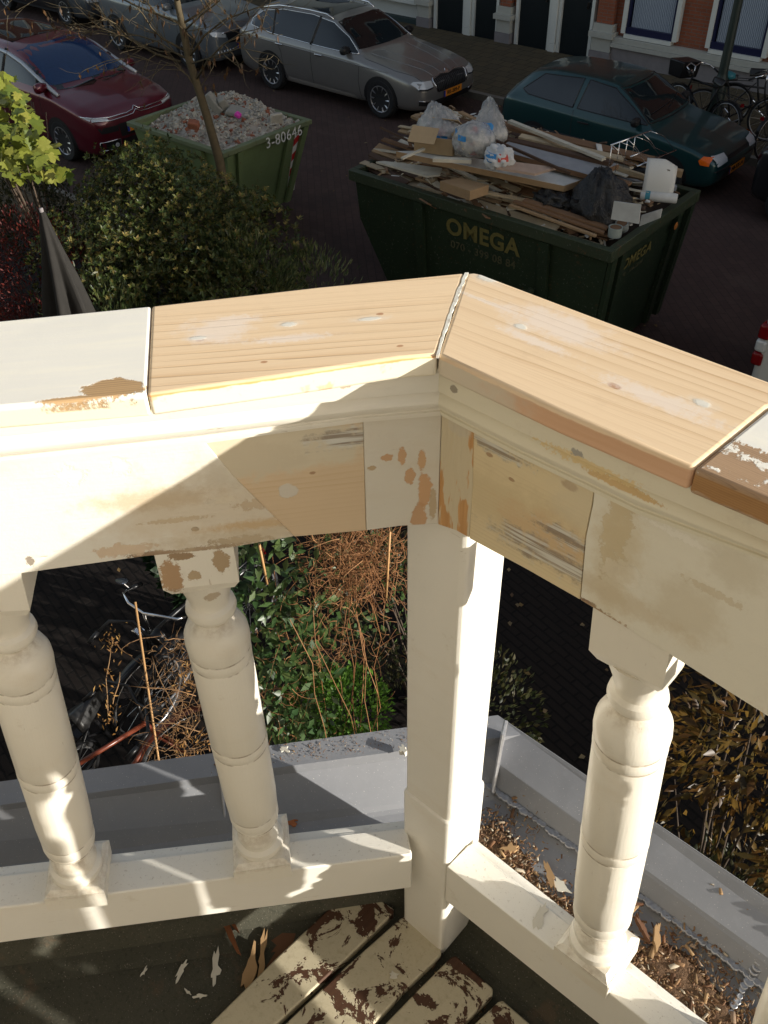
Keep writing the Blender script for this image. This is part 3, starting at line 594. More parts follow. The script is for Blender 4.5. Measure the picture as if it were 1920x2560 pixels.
def house(x0, x1, items, name, label, h=11.75, white=False):
    e = empty(name, ((x0+x1)/2, YF, 0), 0, label, 'house', 'terraced houses across the street')
    def hb(n, mat, *b, par=None, **kw):
        o = MB(); [o.bb(*q) for q in b]; ob = o.build(n, mat, par or e, **kw)
        ob.location = -Vector(e.location) if par is None else Vector((0, 0, 0)); return ob
    hb('wall', FWH if white else FB, (x0, x1, YF+.12, YF+8, .0, h))
    hb('roof', FPL, (x0, x1, YF-.25, YF+8.2, h, h+.35))
    for it in items:
        k = it[0]; a, b = it[1], it[2]
        if k == 'door':
            d = hb('door', FDK, (a, b, YF+.06, YF+.115, .04, 2.35)); hb('door_frame', FWH, (a-.07, a-.002, YF+.0, YF+.125, 0, 2.9), (b+.002, b+.07, YF, YF+.125, 0, 2.9), (a-.002, b+.002, YF+.02, YF+.12, 2.36, 2.44), par=d)
            hb('fanlight', GLASS, (a, b, YF+.06, YF+.11, 2.45, 2.9), par=d); hb('handle', CHROME, (b-.12, b-.08, YF+.02, YF+.058, 1.0, 1.12), par=d); hb('threshold', FST, (a-.07, b+.07, YF-.08, YF+.055, 0, .05), par=d)
        elif k == 'mull': hb('pilaster', FWH, (a, b, YF-.04, YF+.11, .26, 3.0), (a-.01, b+.01, YF-.05, YF+.11, 0, .255))
        elif k == 'pier':
            hb('pier', FB, (a+.04, b-.04, YF-.03, YF+.11, .80, h-.3)); hb('pier_base', FST, (a, b, YF-.08, YF+.115, .30, .55), (a-.05, b+.05, YF-.15, YF+.115, .56, .66), (a, b, YF-.07, YF+.115, .66, .80)); hb('pier_foot', FPL, (a-.02, b+.02, YF-.10, YF+.11, 0, .295))
        elif k == 'plinth': hb('plinth', FPL, (a, b, YF-.04, YF+.112, .0, .42)); hb('stone_ledge', FST, (a, b, YF-.11, YF+.113, .425, .50), (a, b, YF-.08, YF+.113, .505, .60))
        elif k == 'wplinth': hb('plinth', FGR, (a, b, YF-.02, YF+.112, 0, .20)); hb('stone_ledge', FWH, (a, b, YF-.07, YF+.113, .52, .60))
        elif k == 'win':
            z0 = it[3] if len(it) > 3 else .70; z1 = it[4] if len(it) > 4 else 2.7
            wn = hb('window', FWH, (a-.09, a, YF-.0, YF+.118, z0-.02, z1+.1), (b, b+.09, YF, YF+.118, z0-.02, z1+.1), (a, b, YF, YF+.118, z1, z1+.1), (a, b, YF-.03, YF+.118, z0-.09, z0-.022))
            hb('sill', FBL, (a, b, YF+.02, YF+.09, z0-.02, z0+.10), par=wn); hb('glass', GLASS, (a+.03, b-.03, YF+.10, YF+.104, z0+.101, z1), par=wn)
            hb('curtain', CURT, (a+.08, b-.02, YF+.088, YF+.092, z0+.101, z1), par=wn) if z0 < 1 else None
            hb('sash', FBL, (a, a+.05, YF+.03, YF+.10, z0+.101, z1), (b-.05, b, YF+.03, YF+.10, z0+.101, z1), (a+.05, b-.05, YF+.03, YF+.10, z1-.05, z1), par=wn)
    for fz in (3.7, 7.0):
        x = x0+.9
        while x+1.1 < x1: 
            wn = hb('window', FWH, (x-.08, x, YF, YF+.118, fz, fz+1.9), (x+1.1, x+1.18, YF, YF+.118, fz, fz+1.9), (x, x+1.1, YF, YF+.118, fz-.08, fz), (x, x+1.1, YF, YF+.118, fz+1.82, fz+1.9)); hb('glass', GLASS, (x, x+1.1, YF+.06, YF+.10, fz, fz+1.82), par=wn); x += 2.2
    return e
CHROME = plain('chrome', (.75, .75, .76), .12, 1, .02)
house(-21.5, -14.16, [('win', -20.4, -19.0), ('win', -17.9, -16.5), ('wplinth', -21.5, -14.55), ('pier', -14.5, -14.17)], 'white_house', 'house with white painted front over a dark green plinth behind the silver estate', white=True)
house(-14.12, -9.98, [('door', -14.02, -13.27), ('mull', -13.19, -13.04), ('door', -12.96, -12.38), ('pier', -12.30, -11.95), ('door', -11.80, -11.05), ('mull', -10.97, -10.83), ('door', -10.75, -10.06)], 'brick_house', 'brick house front with a row of four dark doors between white posts')
house(-9.96, -3.0, [('pier', -9.94, -9.50), ('plinth', -9.48, -3.0), ('win', -9.26, -8.24), ('win', -7.46, -6.44), ('win', -5.6, -4.6)], 'brick_house', 'brick house with net curtained windows over a stone ledge behind the green hatchback')
for i, (a, b) in enumerate(((-3, 5), (5, 13), (13, 21), (21, 30), (30, 40), (40, 52), (52, 70), (70, 95))):
    house(a, b, [('win', a+1, a+2), ('door', a+3.2, a+4), ('win', a+5, a+6), ('plinth', a, a+3)], 'brick_house', 'brick terrace house, number %d right of the house behind the hatchback' % (i+1), h=11.75)
house(-40, -21.5, [('win', -24, -23), ('door', -27, -26)], 'brick_house', 'brick house far left behind the dark parked car')
# ================================================================ cars
TYRE = plain('tyre rubber', (.012, .012, .013), .8, var=.3)
RIM = plain('alloy rim', (.42, .42, .43), .28, .8, .05)
DKP = plain('black plastic', (.012, .012, .013), .45, var=.2)
CGL = MT('car glass', .04, 0, .7); CGL.col((.008, .012, .014)); CG = CGL.m
ORG = plain('orange number plate', (.75, .25, .015), .5, var=.03)
BLU = plain('plate band blue', (.02, .06, .35), .5)
INK = plain('black lettering', (.01, .01, .01), .6)
LMP = plain('headlamp lens', (.55, .57, .58), .10, .15, .15, 40)
REDL = plain('red lamp lens', (.16, .004, .006), .15)
AMB = plain('amber indicator lens', (.75, .13, .01), .2)
def carpaint(name, c, metal=.4, rough=.28):
    m = MT(name, rough, metal, .5); n = m.noise(6, 3); m.col(m.mix(n, tuple(v*.9 for v in c), c)); m.set('Coat Weight', .7); m.set('Coat Roughness', .08); return m.m
def chaikin(p):
    q = [p[0]]
    for a, b in zip(p, p[1:]): q += [a*.75+b*.25, a*.25+b*.75]
    return q+[p[-1]]
def text_mesh(body, size, mat, M, parent, name='lettering', bold=.0, sx=1, extr=.0015):
    cu = bpy.data.curves.new(name, 'FONT'); cu.body = body; cu.size = size; cu.align_x = 'CENTER'; cu.align_y = 'CENTER'; cu.extrude = extr; cu.offset = bold; cu.space_character = 1.08
    t = bpy.data.objects.new(name, cu); COL.objects.link(t); dg = bpy.context.evaluated_depsgraph_get()
    me = bpy.data.meshes.new_from_object(t.evaluated_get(dg)); bpy.data.objects.remove(t); me.materials.clear(); me.materials.append(mat)
    o = bpy.data.objects.new(name, me); COL.objects.link(o); o.parent = parent; o.matrix_basis = M@Matrix.Diagonal((sx, 1, 1, 1)); return o
class Car:
    def __init__(s, name, label, cat, loc, paint, L, st, wb, fo, W, wr=.33, group='cars parked along the street'):
        s.e = empty(name, loc, 0, label, cat, group); s.paint = paint; s.L = L; s.W = W
        xs = [q[0] for q in st]
        def itp(x, k):
            for i in range(len(st)-1):
                if st[i][0] >= x >= st[i+1][0]:
                    t = (st[i][0]-x)/(st[i][0]-st[i+1][0])
                    p0 = st[max(i-1, 0)][k]; p1 = st[i][k]; p2 = st[i+1][k]; p3 = st[min(i+2, len(st)-1)][k]
                    h0 = (p2-p0)*.5; h1 = (p3-p1)*.5
                    if (p2-p1)*h0 <= 0: h0 = 0
                    if (p2-p1)*h1 <= 0: h1 = 0
                    lim = 2.2*abs(p2-p1); h0 = max(-lim, min(lim, h0)); h1 = max(-lim, min(lim, h1))
                    return (2*t**3-3*t*t+1)*p1+(t**3-2*t*t+t)*h0+(-2*t**3+3*t*t)*p2+(t**3-t*t)*h1
        X = []
        for a, b in zip(xs, xs[1:]):
            n = max(2, int((a-b)/.06)); X += [a+(b-a)*i/n for i in range(n)]
        X.append(xs[-1]); rows = []
        for x in X:
            z0, zs, zt, ws, wt = [itp(x, k) for k in range(1, 6)]; hcr = .035*wt/.7
            c = [Vector((0, z0)), Vector((.82*ws, z0)), Vector((.965*ws, z0+.06)), Vector((ws, z0+.5*(zs-z0))), Vector((.985*ws, zs-.06)), Vector((.955*ws, zs)), Vector((wt+(.955*ws-wt)*.12, zt-hcr-(zt-zs)*.10)), Vector((wt*.90, zt-hcr*.8)), Vector((wt*.5, zt-hcr*.2)), Vector((0, zt))]
            c = chaikin(chaikin(c)); rows.append([Vector((x, p.x, p.y)) for p in c]+[Vector((x, -p.x, p.y)) for p in c[-2:0:-1]])
        m = len(rows[0]); mb = MB(); mb.add([p for r in rows for p in r], [(i*m+j, (i+1)*m+j, (i+1)*m+(j+1) % m, i*m+(j+1) % m) for i in range(len(rows)-1) for j in range(m)])
        for r, sg in ((rows[0], 1), (rows[-1], -1)):
            cz = sum((p.z for p in r))/m; b = len(mb.v); mb.v.append(Vector((r[0].x+sg*.02, 0, cz))); o = 0 if sg == 1 else (len(rows)-1)*m
            mb.f += [(o+j, o+(j+1) % m, b) if sg == 1 else (o+(j+1) % m, o+j, b) for j in range(m)]
        s.bvh = BVHTree.FromPolygons(mb.v, mb.f)
        s.body = mb.build('body', paint, s.e, smooth=True, auto=50)
        s.DIR = {'r': Vector((0, 1, 0)), 'l': Vector((0, -1, 0)), 'f': Vector((-1, 0, 0)), 'b': Vector((1, 0, 0)), 't': Vector((0, 0, -1))}
        fx = L/2-fo; s.wx = (fx, fx-wb); s.wr = wr
        for x in s.wx:
            for sd in (-1, 1):
                pts = [(x+(wr+.055)*math.cos(a), wr+(wr+.05)*math.sin(a)) for a in [math.pi*2*i/28 for i in range(28)]]
                pts = [(u, max(v, .17)) for u, v in pts]
                s.patch('wheel_arch', pts, 'r' if sd < 0 else 'l', DKP, .003)
                w_ = s.wheel(x, sd*(W/2-.10))
    def P3(s, u, v, ax):
        return {'r': Vector((u, -4, v)), 'l': Vector((u, 4, v)), 'f': Vector((5, u, v)), 'b': Vector((-5, u, v)), 't': Vector((u, v, 4))}[ax]
    def hit(s, u, v, ax, off):
        p = s.P3(u, v, ax); d = s.DIR[ax]
        h, n, _, _ = s.bvh.ray_cast(p, d)
        if h is None:
            q = p+d*(4 if ax != 't' else 3); h, n, _, _ = s.bvh.find_nearest(q)
        if n.dot(d) > 0: n = -n
        return h+n*off
    def patch(s, name, pts, ax, mat, off=.005, par=None, sub=.10, label=None):
        bm = bmesh.new(); vs = [bm.verts.new((u, v, 0)) for u, v in pts]; bm.faces.new(vs); bmesh.ops.triangulate(bm, faces=bm.faces[:])
        for _ in range(4):
            es = [e for e in bm.edges if e.calc_length() > sub]
            if not es: break
            bmesh.ops.subdivide_edges(bm, edges=es, cuts=1, use_grid_fill=False); bmesh.ops.triangulate(bm, faces=bm.faces[:])
        mb = MB(); bm.verts.ensure_lookup_table(); mb.v = [s.hit(v.co.x, v.co.y, ax, off) for v in bm.verts]; mb.f = [tuple(v.index for v in f.verts) for f in bm.faces]; bm.free()
        return mb.build(name, mat, par or s.e, smooth=True, label=label)
    def trim(s, name, pts, ax, mat, r=.008, off=.004, close=False, par=None):
        if close: pts = pts+[pts[0]]
        q = []
        for a, b in zip(pts, pts[1:]):
            n = max(1, int(math.dist(a, b)/.06)); q += [(a[0]+(b[0]-a[0])*i/n, a[1]+(b[1]-a[1])*i/n) for i in range(n)]
        q.append(pts[-1]); return MB().tube([s.hit(u, v, ax, off) for u, v in q], r, 6).build(name, mat, par or s.e, smooth=True)
    def wheel(s, x, y):
        r = s.wr; sd = 1 if y > 0 else -1; M = Matrix.Rotation(R_(90)*(-sd), 3, 'X')
        e = MB(); wd = .10
        e.lathe([(r*.66, wd*.9), (r*.72, wd), (r*.92, wd), (r*.985, wd*.75), (r, wd*.3), (r, -wd*.6), (r*.9, -wd), (r*.6, -wd)], (x, y, r), 32, M)
        t = e.build('tyre', TYRE, None, smooth=True, auto=35); w_ = empty('wheel', (0, 0, 0)); w_.parent = s.e; t.parent = w_
        b = MB(); b.lathe([(0.01, wd*.15), (r*.58, wd*.15), (r*.62, wd*.8), (r*.67, wd*.98), (r*.69, wd*.9)], (x, y, r), 32, M, cap=False)
        b.build('rim_barrel', DKP, w_, smooth=True, auto=40)
        g = MB(); n = s.spokes if hasattr(s, 'spokes') else 10
        for k in range(n):
            a = 2*math.pi*k/n
            for da in ((-.09, .09) if n <= 5 else (0,)):
                p0 = M@Vector((r*.10*math.cos(a), r*.10*math.sin(a), wd*.62)); p1 = M@Vector((r*.64*math.cos(a+da), r*.64*math.sin(a+da), wd*.86))
                g.tube([p0+Vector((x, y, r)), p1+Vector((x, y, r))], [r*.045, r*.055], 5)
        g.lathe([(r*.16, wd*.3), (r*.17, wd*.72), (r*.10, wd*.80), (.002, wd*.80)], (x, y, r), 16, M)
        g.lathe([(r*.63, wd*.9), (r*.66, wd*1.0), (r*.69, wd*.99), (r*.695, wd*.85)], (x, y, r), 32, M, cap=False)
        g.build('rim', RIM, w_, smooth=True, auto=40); return w_
    def mirror(s, x, z, mat, sc=1):
        for sd in (-1, 1):
            p = s.hit(x, z, 'r' if sd < 0 else 'l', 0); mb = MB()
            c = p+Vector((0, sd*.11, .02)); q = [(.001, -.11), (.05, -.09), (.072, -.02), (.075, .05), (.06, .09), (.001, .11)]
            mb.lathe([(a*sc, b*sc) for a, b in q], (0, 0, 0), 14, Matrix.Rotation(R_(90), 3, 'X')); mb.v = [Vector((v.x*.9, v.y, v.z*1.0))+c for v in mb.v]; mb.tube([p, c], .022, 6)
            mb.build('wing_mirror', mat, s.e, smooth=True, auto=50)
    def handle(s, x, z, mat):
        for ax, sd in (('r', -1), ('l', 1)):
            p = s.hit(x, z, ax, .018); MB().box(p, (.19, .02, .028)).build('door_handle', mat, s.e, bevel=.006)
    def plate(s, z, txt, x=None, w=.52, yc=0, front=True):
        p = s.hit(yc, z, 'f' if front else 'b', .012)
        e = MB().box(p, (.010, w, .11)).build('number_plate', ORG, s.e)
        f = Matrix(((0, 0, 1, p.x+.0065), (1, 0, 0, p.y+.015), (0, 1, 0, p.z), (0, 0, 0, 1)))
        MB().box(p+Vector((.0005, -w/2+.02, 0)), (.010, .04, .106)).build('plate_band', BLU, e)
        text_mesh(txt, .088, INK, f, e, 'plate_number', .002, 1.0)
# ---- silver estate
SIL = carpaint('warm silver paint', (.26, .25, .235), .55, .3)
st = [(2.43, .34, .52, .58, .50, .35), (2.40, .27, .58, .66, .68, .50), (2.30, .22, .66, .75, .82, .64), (2.10, .19, .73, .83, .885, .72), (1.7, .18, .80, .90, .92, .76), (1.15, .18, .87, .97, .932, .74), (.92, .18, .90, 1.01, .932, .71), (.55, .18, .915, 1.22, .932, .66), (.15, .18, .925, 1.41, .932, .60), (-.4, .18, .94, 1.475, .932, .585), (-1.3, .18, .96, 1.46, .925, .57), (-1.95, .19, .975, 1.37, .90, .53), (-2.20, .22, .98, 1.17, .87, .56), (-2.34, .25, .95, 1.03, .84, .62), (-2.41, .30, .80, .95, .78, .58), (-2.43, .4, .65, .80, .66, .45)]
S = Car('estate_car', 'silver grey estate car with roof rails and alloy wheels parked by the far kerb', 'car', (-12.68, 13.98, 0), SIL, 4.72, [(q[0]*4.72/4.86,)+q[1:] for q in st], 2.80, .92, 1.86, .335)
CARS_S = S
dlo = [(.83, .965), (.52, 1.17), (.12, 1.345), (-.4, 1.405), (-1.2, 1.39), (-1.75, 1.30), (-2.02, 1.13), (-1.95, 1.06), (-1.3, 1.01), (0, .975)]
for ax in 'rl': S.patch('side_window', dlo, ax, CG, .004); S.trim('window_trim', dlo, ax, CHROME, .009, .006, True); S.trim('door_pillar', [(-.28, .97), (-.22, 1.40)], ax, DKP, .03, .0); S.trim('door_pillar', [(-1.28, 1.0), (-1.42, 1.37)], ax, DKP, .025, .0)
for ax in 'rl':
    for q in ([(.95, .90), (.93, .55), (.98, .25)], [(-.27, .95), (-.22, .24)], [(-1.20, .98), (-1.05, .75), (-.98, .42), (-.9, .24)]): S.trim('door_seam', q, ax, DKP, .004, .0)
    S.trim('shoulder_crease', [(1.6, .80), (0, .855), (-2.1, .90)], ax, SIL, .012, -.004); S.patch('sill_trim', [(.95, .21), (.8, .30), (-.9, .33), (-.95, .23)], ax, plain('lower sill', (.25, .23, .21), .4), .004)
S.patch('windscreen', [(-.70, 1.02), (.70, 1.02), (.66, 1.15), (.575, 1.36), (.4, 1.39), (-.4, 1.39), (-.575, 1.36), (-.66, 1.15)], 'f', CG, .004)
S.patch('rear_window', [(-.6, 1.05), (.6, 1.05), (.5, 1.36), (-.5, 1.36)], 'b', CG, .004)
S.patch('glass_roof', [(-.02, -.50), (-.02, .50), (-1.25, .50), (-1.25, -.50)], 't', CG, .004)
for sd in (-1, 1):
    MB().tube([S.hit(x, sd*.565, 't', .05 if -1.75 < x < -.05 else .0) for x in (.05, -.1, -.5, -.9, -1.3, -1.7, -1.85)], .018, 8).build('roof_rail', CHROME, S.e, smooth=True)
S.patch('grille', [(-.44, .70), (-.40, .50), (.40, .50), (.44, .70), (.2, .735), (0, .715), (-.2, .735)], 'f', DKP, .006)
for k in range(17): S.trim('grille_bar', [(-.40+k*.05, .70), (-.38+k*.0475, .52)], 'f', plain('grille slat', (.05, .05, .05), .3) if k == 0 else bpy.data.materials['grille slat'], .006, .012)
S.trim('grille_surround', [(-.42, .52), (-.47, .68), (-.44, .72), (-.2, .745), (0, .72), (.2, .745), (.44, .72), (.47, .68), (.42, .52)], 'f', CHROME, .011, .010)
for sd in (-1, 1):
    S.patch('headlight', [(sd*.50, .70), (sd*.52, .60), (sd*.66, .585), (sd*.80, .60), (sd*.845, .69), (sd*.80, .715)], 'f', LMP, .008); S.trim('headlight_edge', [(sd*.52, .60), (sd*.66, .585), (sd*.80, .60)], 'f', DKP, .014, .004)
    S.patch('bumper_intake', [(sd*.52, .36), (sd*.56, .30), (sd*.80, .34), (sd*.80, .41)], 'f', DKP, .005); S.trim('bumper_trim', [(sd*.50, .37), (sd*.80, .42)], 'f', CHROME, .006, .01)
    S.patch('tail_light', [(sd*.6, .98), (sd*.83, .96), (sd*.83, .80), (sd*.65, .82)], 'b', REDL, .006)
    S.trim('bonnet_crease', [(2.25, sd*.36), (1.6, sd*.52), (.98, sd*.60)], 't', SIL, .010, -.004); S.trim('bonnet_crease', [(2.3, sd*.12), (1.6, sd*.25), (1.0, sd*.33)], 't', SIL, .010, -.005)
S.patch('lower_intake', [(-.55, .28), (.55, .28), (.5, .385), (-.5, .385)], 'f', DKP, .005)
S.trim('bonnet_seam', [(2.28, -.66), (1.7, -.80), (1.0, -.80)], 't', DKP, .004, 0)
S.mirror(.62, 1.0, DKP); S.handle(-.05, .84, CHROME); S.handle(-1.08, .87, CHROME); S.plate(.445, 'RK-289-P')
MB().lathe([(.045, 0), (.045, .01), (.03, .014)], S.hit(0, .755, 'f', .0), 12, Matrix.Rotation(R_(60), 3, 'Y')).build('badge', CHROME, S.e)
# ---- green hatchback
TEA = carpaint('dark green paint', (.004, .042, .045), .35, .35)
st = [(1.92, .36, .52, .56, .55, .40), (1.89, .26, .58, .63, .70, .55), (1.78, .20, .64, .70, .77, .66), (1.5, .17, .72, .78, .795, .70), (1.05, .17, .79, .85, .80, .70), (.82, .17, .82, .90, .80, .67), (.45, .17, .84, 1.14, .80, .60), (.10, .17, .85, 1.33, .80, .54), (-.3, .17, .86, 1.375, .80, .53), (-1.0, .17, .88, 1.365, .795, .525), (-1.45, .18, .89, 1.28, .785, .52), (-1.72, .20, .90, 1.06, .77, .56), (-1.84, .24, .84, .92, .74, .60), (-1.90, .34, .66, .78, .66, .5)]
S = Car('hatchback', 'dark green three door hatchback with an orange indicator parked behind the big skip', 'car', (-6.78, 13.84, 0), TEA, 3.84, st, 2.36, .74, 1.60, .28)
q1 = [(.72, .90), (.42, 1.08), (.05, 1.275), (-.40, 1.315), (-.47, .93)]; q2 = [(-.55, .93), (-.50, 1.315), (-1.2, 1.27), (-1.52, 1.02), (-1.40, .97)]
for ax in 'rl':
    for q in (q1, q2): S.patch('side_window', q, ax, CG, .004); S.trim('window_seal', q, ax, DKP, .008, .003, True)
    for q in ([(.80, .84), (.78, .5), (.85, .22)], [(-.52, .90), (-.50, .22), (.85, .22)]): S.trim('door_seam', q, ax, DKP, .004, 0)
    S.trim('side_moulding', [(1.0, .50), (-1.0, .52)], ax, DKP, .018, .003)
S.patch('windscreen', [(-.62, .93), (.62, .93), (.50, 1.27), (-.50, 1.27)], 'f', CG, .004); S.trim('windscreen_seal', [(-.64, .91), (.64, .91), (.51, 1.29), (-.51, 1.29)], 'f', DKP, .010, .003, True)
S.patch('rear_window', [(-.5, .98), (.5, .98), (.45, 1.24), (-.45, 1.24)], 'b', CG, .004)
S.patch('grille', [(-.34, .56), (.34, .56), (.34, .62), (-.34, .62)], 'f', DKP, .006)
for sd in (-1, 1):
    S.patch('headlight', [(sd*.38, .55), (sd*.66, .54), (sd*.67, .665), (sd*.38, .655)], 'f', LMP, .012)
    S.patch('indicator', [(1.80, .555), (1.68, .56), (1.64, .61), (1.69, .665), (1.80, .655)], 'r' if sd < 0 else 'l', AMB, .014, sub=.05)
    S.patch('tail_light', [(sd*.55, .88), (sd*.73, .86), (sd*.73, .66), (sd*.55, .68)], 'b', REDL, .006)
S.trim('bumper_line', [(-.70, .47), (.70, .47)], 'f', DKP, .012, .004); S.mirror(.58, .93, DKP, .9); S.handle(-.30, .76, DKP); S.plate(.38, 'HB-VX-14')
for q in ([(-.45, .99), (.25, 1.02)], [(.0, .97), (.55, 1.05)]): S.trim('wiper', q, 'f', DKP, .006, .015)
# ---- red people carrier
RED = carpaint('dark red paint', (.11, .006, .018), .35, .3)
st = [(2.30, .34, .60, .68, .55, .42), (2.27, .26, .70, .78, .72, .56), (2.16, .20, .80, .88, .84, .68), (1.9, .18, .88, .965, .90, .76), (1.5, .18, .95, 1.04, .915, .76), (1.22, .18, .99, 1.09, .915, .74), (.75, .18, 1.0, 1.32, .915, .70), (.32, .18, 1.01, 1.49, .915, .66), (-.2, .18, 1.02, 1.56, .915, .64), (-1.2, .18, 1.03, 1.57, .91, .62), (-1.9, .2, 1.04, 1.49, .89, .60), (-2.15, .22, 1.03, 1.30, .86, .62), (-2.27, .28, .95, 1.08, .82, .6), (-2.30, .4, .8, .9, .7, .5)]
S = Car('people_carrier', 'dark red people carrier with silver roof arches parked left of the rubble skip', 'car', (-15.42, 9.14, 0), RED, 4.6, st, 2.84, .93, 1.83, .33)
SAT = plain('satin silver arch', (.42, .44, .47), .3, .5, .05)
dl = [(1.42, 1.05), (.8, 1.28), (.25, 1.39), (-.2, 1.45), (-1.2, 1.46), (-1.85, 1.34), (-1.95, 1.12), (0, 1.07)]
for ax in 'rl':
    S.patch('side_window', dl, ax, CG, .004)
    for x, x2 in ((.85, .75), (-.15, -.12), (-1.2, -1.2)): S.trim('door_pillar', [(x, 1.06), (x2, 1.47 if x < .5 else 1.26)], ax, DKP, .03, .0)
    for x in (.95, -.1, -1.15): S.trim('door_seam', [(x, 1.02), (x, .25)], ax, DKP, .004, 0)
SR = []
for sd in (-1, 1):
    pts = [(1.36, .79), (.9, .755), (.4, .715), (0, .69), (-.6, .67), (-1.3, .66), (-1.9, .62)]
    MB().tube([S.hit(x, sd*y, 't', .010) for x, y in pts], [.034, .036, .038, .038, .034, .032, .03], 8).build('roof_arch', SAT, S.e, smooth=True)
S.patch('windscreen', [(-.74, 1.10), (.74, 1.10), (.70, 1.3), (.63, 1.47), (.4, 1.51), (-.4, 1.51), (-.63, 1.47), (-.70, 1.3)], 'f', plain('blue tinted windscreen', (.012, .035, .10), .05, 0, .2), .004)
S.patch('glass_roof', [(-.12, -.52), (-.12, .52), (-1.5, .50), (-1.5, -.50)], 't', CG, .004)
S.trim('chevron_trim', [(-.86, .815), (-.5, .775), (-.2, .775), (-.06, .785), (0, .83), (.06, .785), (.2, .775), (.5, .775), (.80, .80)], 'f', CHROME, .009, .012)
S.trim('chevron_trim', [(-.80, .765), (-.5, .735), (-.2, .735), (-.07, .742), (0, .785), (.07, .742), (.2, .735), (.5, .735), (.78, .76)], 'f', CHROME, .009, .012)
for sd in (-1, 1):
    S.patch('headlight', [(sd*.55, .745), (sd*.82, .775), (sd*.87, .83), (sd*.55, .78)], 'f', LMP, .008); S.patch('lamp_unit', [(sd*.42, .56), (sd*.72, .57), (sd*.76, .66), (sd*.40, .65)], 'f', DKP, .006)
    q = [(sd*.42, .30), (sd*.76, .31), (sd*.76, .44), (sd*.42, .44)]; S.patch('fog_recess', q, 'f', DKP, .005); S.trim('fog_surround', q, 'f', CHROME, .008, .008, True)
    c = S.hit(sd*.50, .36, 'f', .01); MB().lathe([(.002, 0), (.035, .0), (.04, .01)], c, 12, Matrix.Rotation(R_(90), 3, 'Y')).build('fog_lamp', LMP, S.e)
S.patch('grille', [(-.38, .46), (.38, .46), (.40, .66), (-.40, .66)], 'f', DKP, .004); S.patch('lower_intake', [(-.36, .27), (.36, .27), (.38, .42), (-.38, .42)], 'f', DKP, .005)
S.mirror(1.05, 1.08, RED, 1.1); S.plate(.56, 'H-680-FK')
# ---- pale suv behind the estate
PAL = carpaint('pale blue grey paint', (.19, .215, .235), .45, .3)
st = [(2.22, .34, .62, .70, .60, .45), (2.19, .26, .74, .82, .76, .60), (2.08, .22, .84, .92, .86, .70), (1.8, .20, .92, 1.0, .90, .76), (1.3, .20, .97, 1.06, .91, .76), (.95, .20, .99, 1.12, .91, .72), (.5, .20, 1.0, 1.38, .91, .66), (.1, .20, 1.01, 1.57, .91, .62), (-.4, .2, 1.02, 1.62, .91, .61), (-1.3, .2, 1.04, 1.60, .90, .60), (-1.9, .22, 1.05, 1.45, .88, .60), (-2.12, .25, 1.03, 1.2, .85, .62), (-2.22, .35, .8, .95, .75, .5)]
S = Car('estate_car', 'pale blue grey car with a toothed chrome front parked behind the silver estate', 'car', (-17.5, 13.85, 0), PAL, 3.82, [(q[0]*3.82/4.44,)+q[1:] for q in st], 2.4, .80, 1.84, .34)
dl = [(.80, 1.07), (.43, 1.30), (.08, 1.47), (-.34, 1.52), (-1.1, 1.49), (-1.5, 1.32), (-1.55, 1.15), (0, 1.06)]
for ax in 'rl': S.patch('side_window', dl, ax, CG, .004); S.trim('door_pillar', [(-.2, 1.06), (-.2, 1.5)], ax, DKP, .03, 0); S.trim('door_seam', [(.85, 1.0), (.9, .3)], ax, DKP, .004, 0); S.trim('door_seam', [(-.2, 1.0), (-.2, .3)], ax, DKP, .004, 0)
S.patch('windscreen', [(-.70, 1.14), (.70, 1.14), (.58, 1.50), (-.58, 1.50)], 'f', CG, .004)
S.patch('grille', [(-.46, .55), (.46, .55), (.5, .73), (-.5, .73)], 'f', DKP, .006); S.trim('grille_surround', [(-.6, .745), (-.3, .755), (.3, .755), (.6, .745)], 'f', CHROME, .016, .010)
for sd in (-1, 1):
    S.patch('headlight', [(sd*.52, .66), (sd*.80, .72), (sd*.84, .80), (sd*.52, .76)], 'f', LMP, .008)
    for k in range(6): S.trim('tooth', [(sd*(.36+k*.075), .36), (sd*(.37+k*.075), .44)], 'f', CHROME, .012, .008)
S.plate(.46, 'SP-JX-96'); S.mirror(.62, 1.1, PAL)
# ---- dark car at the top left
BLK = carpaint('near black paint', (.012, .013, .016), .3, .3)
st = [(2.2, .34, .55, .62, .55, .4), (2.17, .26, .64, .72, .72, .55), (2.05, .2, .72, .80, .82, .68), (1.7, .18, .80, .88, .87, .74), (1.1, .18, .88, .96, .88, .74), (.85, .18, .90, 1.0, .88, .70), (.4, .18, .92, 1.28, .88, .62), (.0, .18, .93, 1.42, .88, .58), (-.9, .18, .95, 1.45, .88, .56), (-1.6, .19, .97, 1.32, .86, .54), (-1.95, .22, .97, 1.08, .84, .6), (-2.15, .26, .9, .98, .78, .6), (-2.2, .4, .7, .8, .65, .5)]
GRB = carpaint('grey blue body paint', (.085, .10, .115), .4, .3)
S = Car('saloon_car', 'dark grey blue car at the top left edge with a yellow number plate', 'car', (-22.9, 14.4, 0), GRB, 4.4, st, 2.6, .9, 1.76, .31)
dl = [(.80, .98), (.4, 1.2), (0, 1.34), (-.9, 1.37), (-1.5, 1.25), (-1.6, 1.06), (0, .98)]
for ax in 'rl': S.patch('side_window', dl, ax, CG, .004); S.patch('dark_door_patch', [(1.0, .28), (.98, .84), (-1.2, .9), (-1.2, .28)], ax, BLK, .003)  # near-black patch laid over the doors of the grey blue body
S.patch('windscreen', [(-.64, 1.02), (.64, 1.02), (.52, 1.35), (-.52, 1.35)], 'f', CG, .004); S.patch('grille', [(-.4, .55), (.4, .55), (.4, .64), (-.4, .64)], 'f', DKP, .006)
